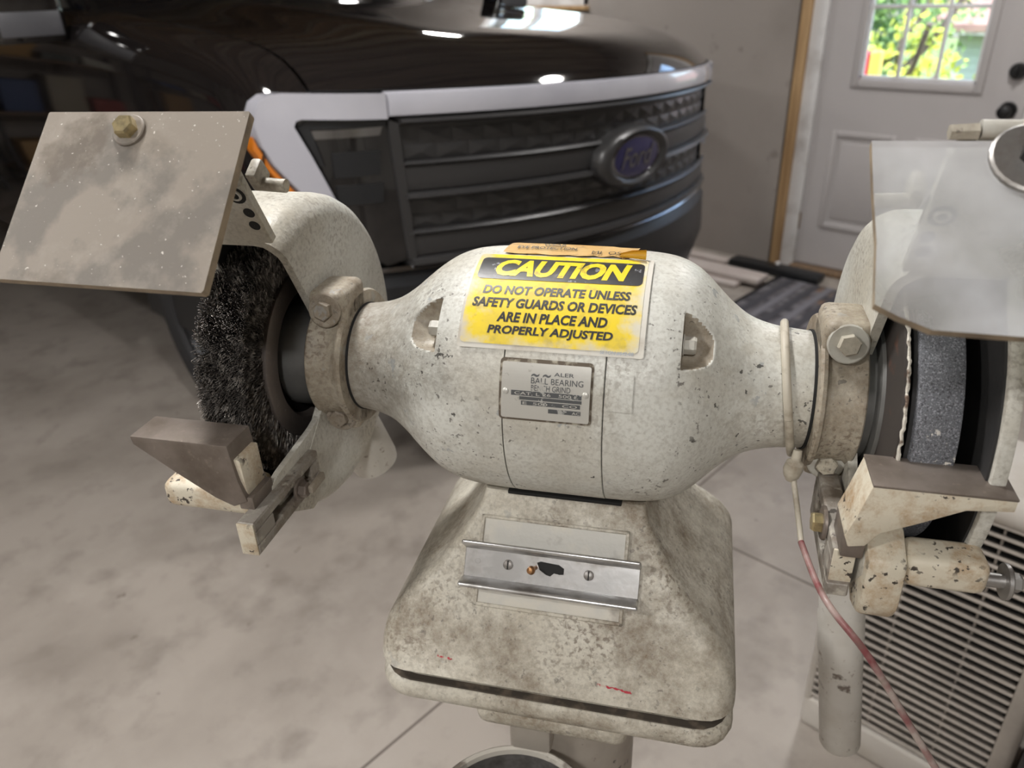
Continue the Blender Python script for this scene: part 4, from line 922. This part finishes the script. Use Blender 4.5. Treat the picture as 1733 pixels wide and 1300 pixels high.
# ------------------------------------------------------------------ things on the floor by the door
mt_ = empty('door_mat', (3.56, 1.28, 0)); tag(mt_, 'dark grey woven mat on the floor before the door', 'mat'); OFF = Vector((-3.56, -1.28, 0))
box('mat_pile', (3.12, .80, 0.001), (3.79, 1.66, .012), m_mat, mt_, .004)
for y in (.81, 1.65): box('mat_binding', (3.12, y - .012, 0.001), (3.79, y + .012, .015), m_tblack, mt_, .004)
for i in range(11):
    y = .85 + i * .071
    box('woven_strip', (3.13, y, .011), (3.78, y + .038, .0155), M('mat_stripe', (.17, .165, .185) if i % 2 else (.06, .058, .068), .95), mt_, .002)
OFF = Vector((0, 0, 0))
m_plank = M('whitewashed_board', (0.58, 0.52, 0.49), 0.6, 0, [dict(c=(0.45, 0.36, 0.33), s=6, lo=0.45, hi=0.7, st=(6, .6, 6))])
for (x0, x1, y0, y1, z0, lb) in ((3.50, 3.60, 1.76, 2.85, 0, 'whitewashed board lying on the floor, nearest the truck'), (3.63, 3.73, 1.71, 2.90, 0, 'whitewashed board flat on the floor between two others'), (3.56, 3.69, 1.665, 2.80, .0255, 'whitewashed board lying on top of the other boards'), (3.80, 3.88, 1.98, 3.0, 0, 'whitewashed board tight against the concrete wall')):
    o = box('plank', (x0, y0, z0), (x1, y1, z0 + .025), m_plank, None, .003); tag(o, lb, 'board', 'boards by the concrete wall')
rs = box('rubber_strip', (3.80, 1.45, 0), (3.90, 1.96, .045), m_tblack, None, .008); tag(rs, 'black rubber strip lying along the foot of the door frame', 'strip')
kb = disc_stack('door_stop', (3.86, 1.70, .045), (0, 0, 1), [(0, 1e-4), (0, .006), (.004, .012), (.012, .014), (.02, .010), (.023, 1e-4)], m_white, None, 20); tag(kb, 'small round white knob on the black rubber strip', 'door stop')

# ------------------------------------------------------------------ unseen storage added along the back wall for reflections in the truck paint
m_soot = M('dark_steel_shelf', (0.05, 0.05, 0.052), 0.5, 0.4)
cols = [(.35, .06, .05), (.45, .40, .32), (.08, .12, .25), (.6, .58, .52), (.15, .16, .15), (.5, .3, .12)]
CN = ['red', 'beige', 'navy blue', 'off-white', 'charcoal', 'tan']
ck = 0
for (x, nm) in ((-1.85, 'nearest the left wall'), (-.45, 'midway along the back wall'), (.95, 'nearest the truck')):
    s_ = empty('added_shelving', (x, YB - .26, 0)); tag(s_, 'added dark steel shelving with timber boards on the back wall, ' + nm, 'shelf')
    for xx in (-.6, .6):
        for y in (-.2, .2): box('post', (xx - .02, y - .02, 0), (xx + .02, y + .02, 1.9), m_soot, s_)
    for z in (.15, .7, 1.25, 1.85): box('shelf_board', (-.62, -.22, z), (.62, .22, z + .025), m_darkwood, s_)
    for z, zn in ((.176, 'bottom'), (.726, 'middle'), (1.276, 'upper')):
        for k in range(3):
            cn = CN[ck % 6]; c_ = cols[ck % 6]; hgt = .18 + .07 * ((ck * 7) % 4); ck += 1
            b_ = box('added_box', (x - .5 + k * .36, YB - .42, z), (x - .22 + k * .36, YB - .10, z + hgt), M('carton', c_, .6), None, .006)
            tag(b_, cn + ' box added for reflections, ' + ('first', 'second', 'third')[k] + ' on the ' + zn + ' shelf ' + nm, 'box', 'added boxes on the back wall shelving')

# ------------------------------------------------------------------ outside, seen through the door glass
m_grass = M('grass', (0.10, 0.17, 0.04), 0.9, 0, [dict(c=(0.17, 0.22, 0.07), s=2, lo=0.4, hi=0.6)])
g_ = box('lawn', (XW + .3, -12, -1.5), (40, 30, -1.35), m_grass); tag(g_, 'sloping green lawn outside the door', 'lawn')
def tree(loc, hgt, rad, n, cols_, lab_, seed, trunk=.09):
    t = empty('tree', loc); tag(t, lab_, 'tree', 'trees outside')
    r_ = random.Random(seed)
    m_tr = M('bark', (0.13, 0.11, 0.095), 0.9, bump=[(20, .4, .02)])
    tube('trunk', smoothpath([(0, 0, 0), (.05, .03, hgt * .4), (-.03, .05, hgt * .7), (.02, 0, hgt)], 4), [trunk * (1 - .6 * i / 12) for i in range(13)], m_tr, t, 10)
    for k in range(5):
        a = r_.uniform(0, 6.28); z = hgt * r_.uniform(.4, .8)
        tube('branch', smoothpath([(0, .03, z), (.4 * rad * math.cos(a), .4 * rad * math.sin(a), z + .2), (.85 * rad * math.cos(a), .85 * rad * math.sin(a), z + .5)], 3), .022, m_tr, t, 6)
    for ci, c_ in enumerate(cols_):
        V_, F_ = [], []
        cl = [(r_.gauss(0, .45) * rad, r_.gauss(0, .45) * rad, hgt * r_.uniform(.35, 1.12)) for _ in range(26)]
        for i in range(n):
            q = cl[r_.randrange(26)]; c0 = Vector(q) + Vector((r_.gauss(0, .17), r_.gauss(0, .17), r_.gauss(0, .15))) * rad
            a = Vector((r_.gauss(0, 1), r_.gauss(0, 1), r_.gauss(0, 1))).normalized(); b_ = a.orthogonal().normalized(); sz = r_.uniform(.022, .05)
            k = len(V_); V_ += [c0 - a * sz, c0 + b_ * sz * .55, c0 + a * sz, c0 - b_ * sz * .55]; F_.append((k, k + 1, k + 2, k + 3))
        me_ = bpy.data.meshes.new('foliage'); me_.from_pydata([tuple(v) for v in V_], [], F_); me_.materials.append(M('leaf', c_, .5))
        o_ = bpy.data.objects.new('foliage', me_); COL.objects.link(o_); o_.parent = t; stuff(o_)
tree((8.6, 3.55, -1.33), 3.2, .95, 5000, [(.10, .24, .07), (.22, .38, .10)], 'dark green leafy tree behind the left door panes', 1)
tree((6.6, 2.12, -1.33), 3.0, .36, 600, [(.55, .62, .06), (.40, .52, .07)], 'slender yellow-green young tree behind the middle door panes', 2, .05)
tree((13.5, 7.2, -1.33), 5.0, 1.6, 5000, [(.12, .28, .08), (.30, .45, .12)], 'tall green tree farther behind the dark leafy tree', 3)
tree((9.0, 8.6, -1.33), 4.5, 1.5, 4000, [(.12, .30, .10), (.42, .52, .10)], 'broad green tree outside the window beyond the hood', 4)
m_sid = M('pale_green_siding', (0.42, 0.50, 0.46), 0.7); m_roof = M('brown_shingle', (0.24, 0.15, 0.13), 0.85, 0, [dict(c=(0.30, 0.20, 0.17), s=6, lo=.4, hi=.6)])
ho = empty('neighbour_house', (13.5, 1.4, -1.35)); tag(ho, 'pale green sided house with a brown roof seen through the right door panes', 'house'); OFF = Vector((-13.5, -1.4, 1.35))
for i in range(22): box('siding_board', (11.6, -2.5, -1.35 + i * .095), (11.66 - .02 * 0, 3.15, -1.26 + i * .095), m_sid, ho)
box('house_core', (11.62, -2.5, -1.35), (15.4, 3.14, .73), m_sid, ho)
box('fascia_board', (11.25, -2.8, .70), (11.32, 3.45, .84), m_white, ho)
prism('roof', [(11.22, .82), (13.5, 2.2), (15.8, .82), (15.8, .74), (11.22, .74)], -2.8, 3.45, m_roof, ho, 'y')
OFF = Vector((0, 0, 0))
pt = empty('play_panel', (5.3, 1.93, -1.35)); tag(pt, 'red and yellow plastic panel standing outside behind the left door pane', 'play panel')
box('red_panel', (-.03, -.05, 0), (.03, .35, 2.35), M('red_plastic', (.55, .03, .05), .4), pt, .03, 3)
box('yellow_panel', (-.08, -.105, 0), (-.02, -.035, 2.36), M('yellow_plastic', (.75, .55, .12), .4), pt, .02, 3)

# ------------------------------------------------------------------ keep every tree of parts at thing > part > sub-part
for o in list(bpy.data.objects):
    chain = [o]
    while chain[-1].parent: chain.append(chain[-1].parent)
    if len(chain) > 3: o['_up'] = chain[-2].name
for o in list(bpy.data.objects):
    if '_up' in o:
        o.parent = bpy.data.objects[o['_up']]; del o['_up']
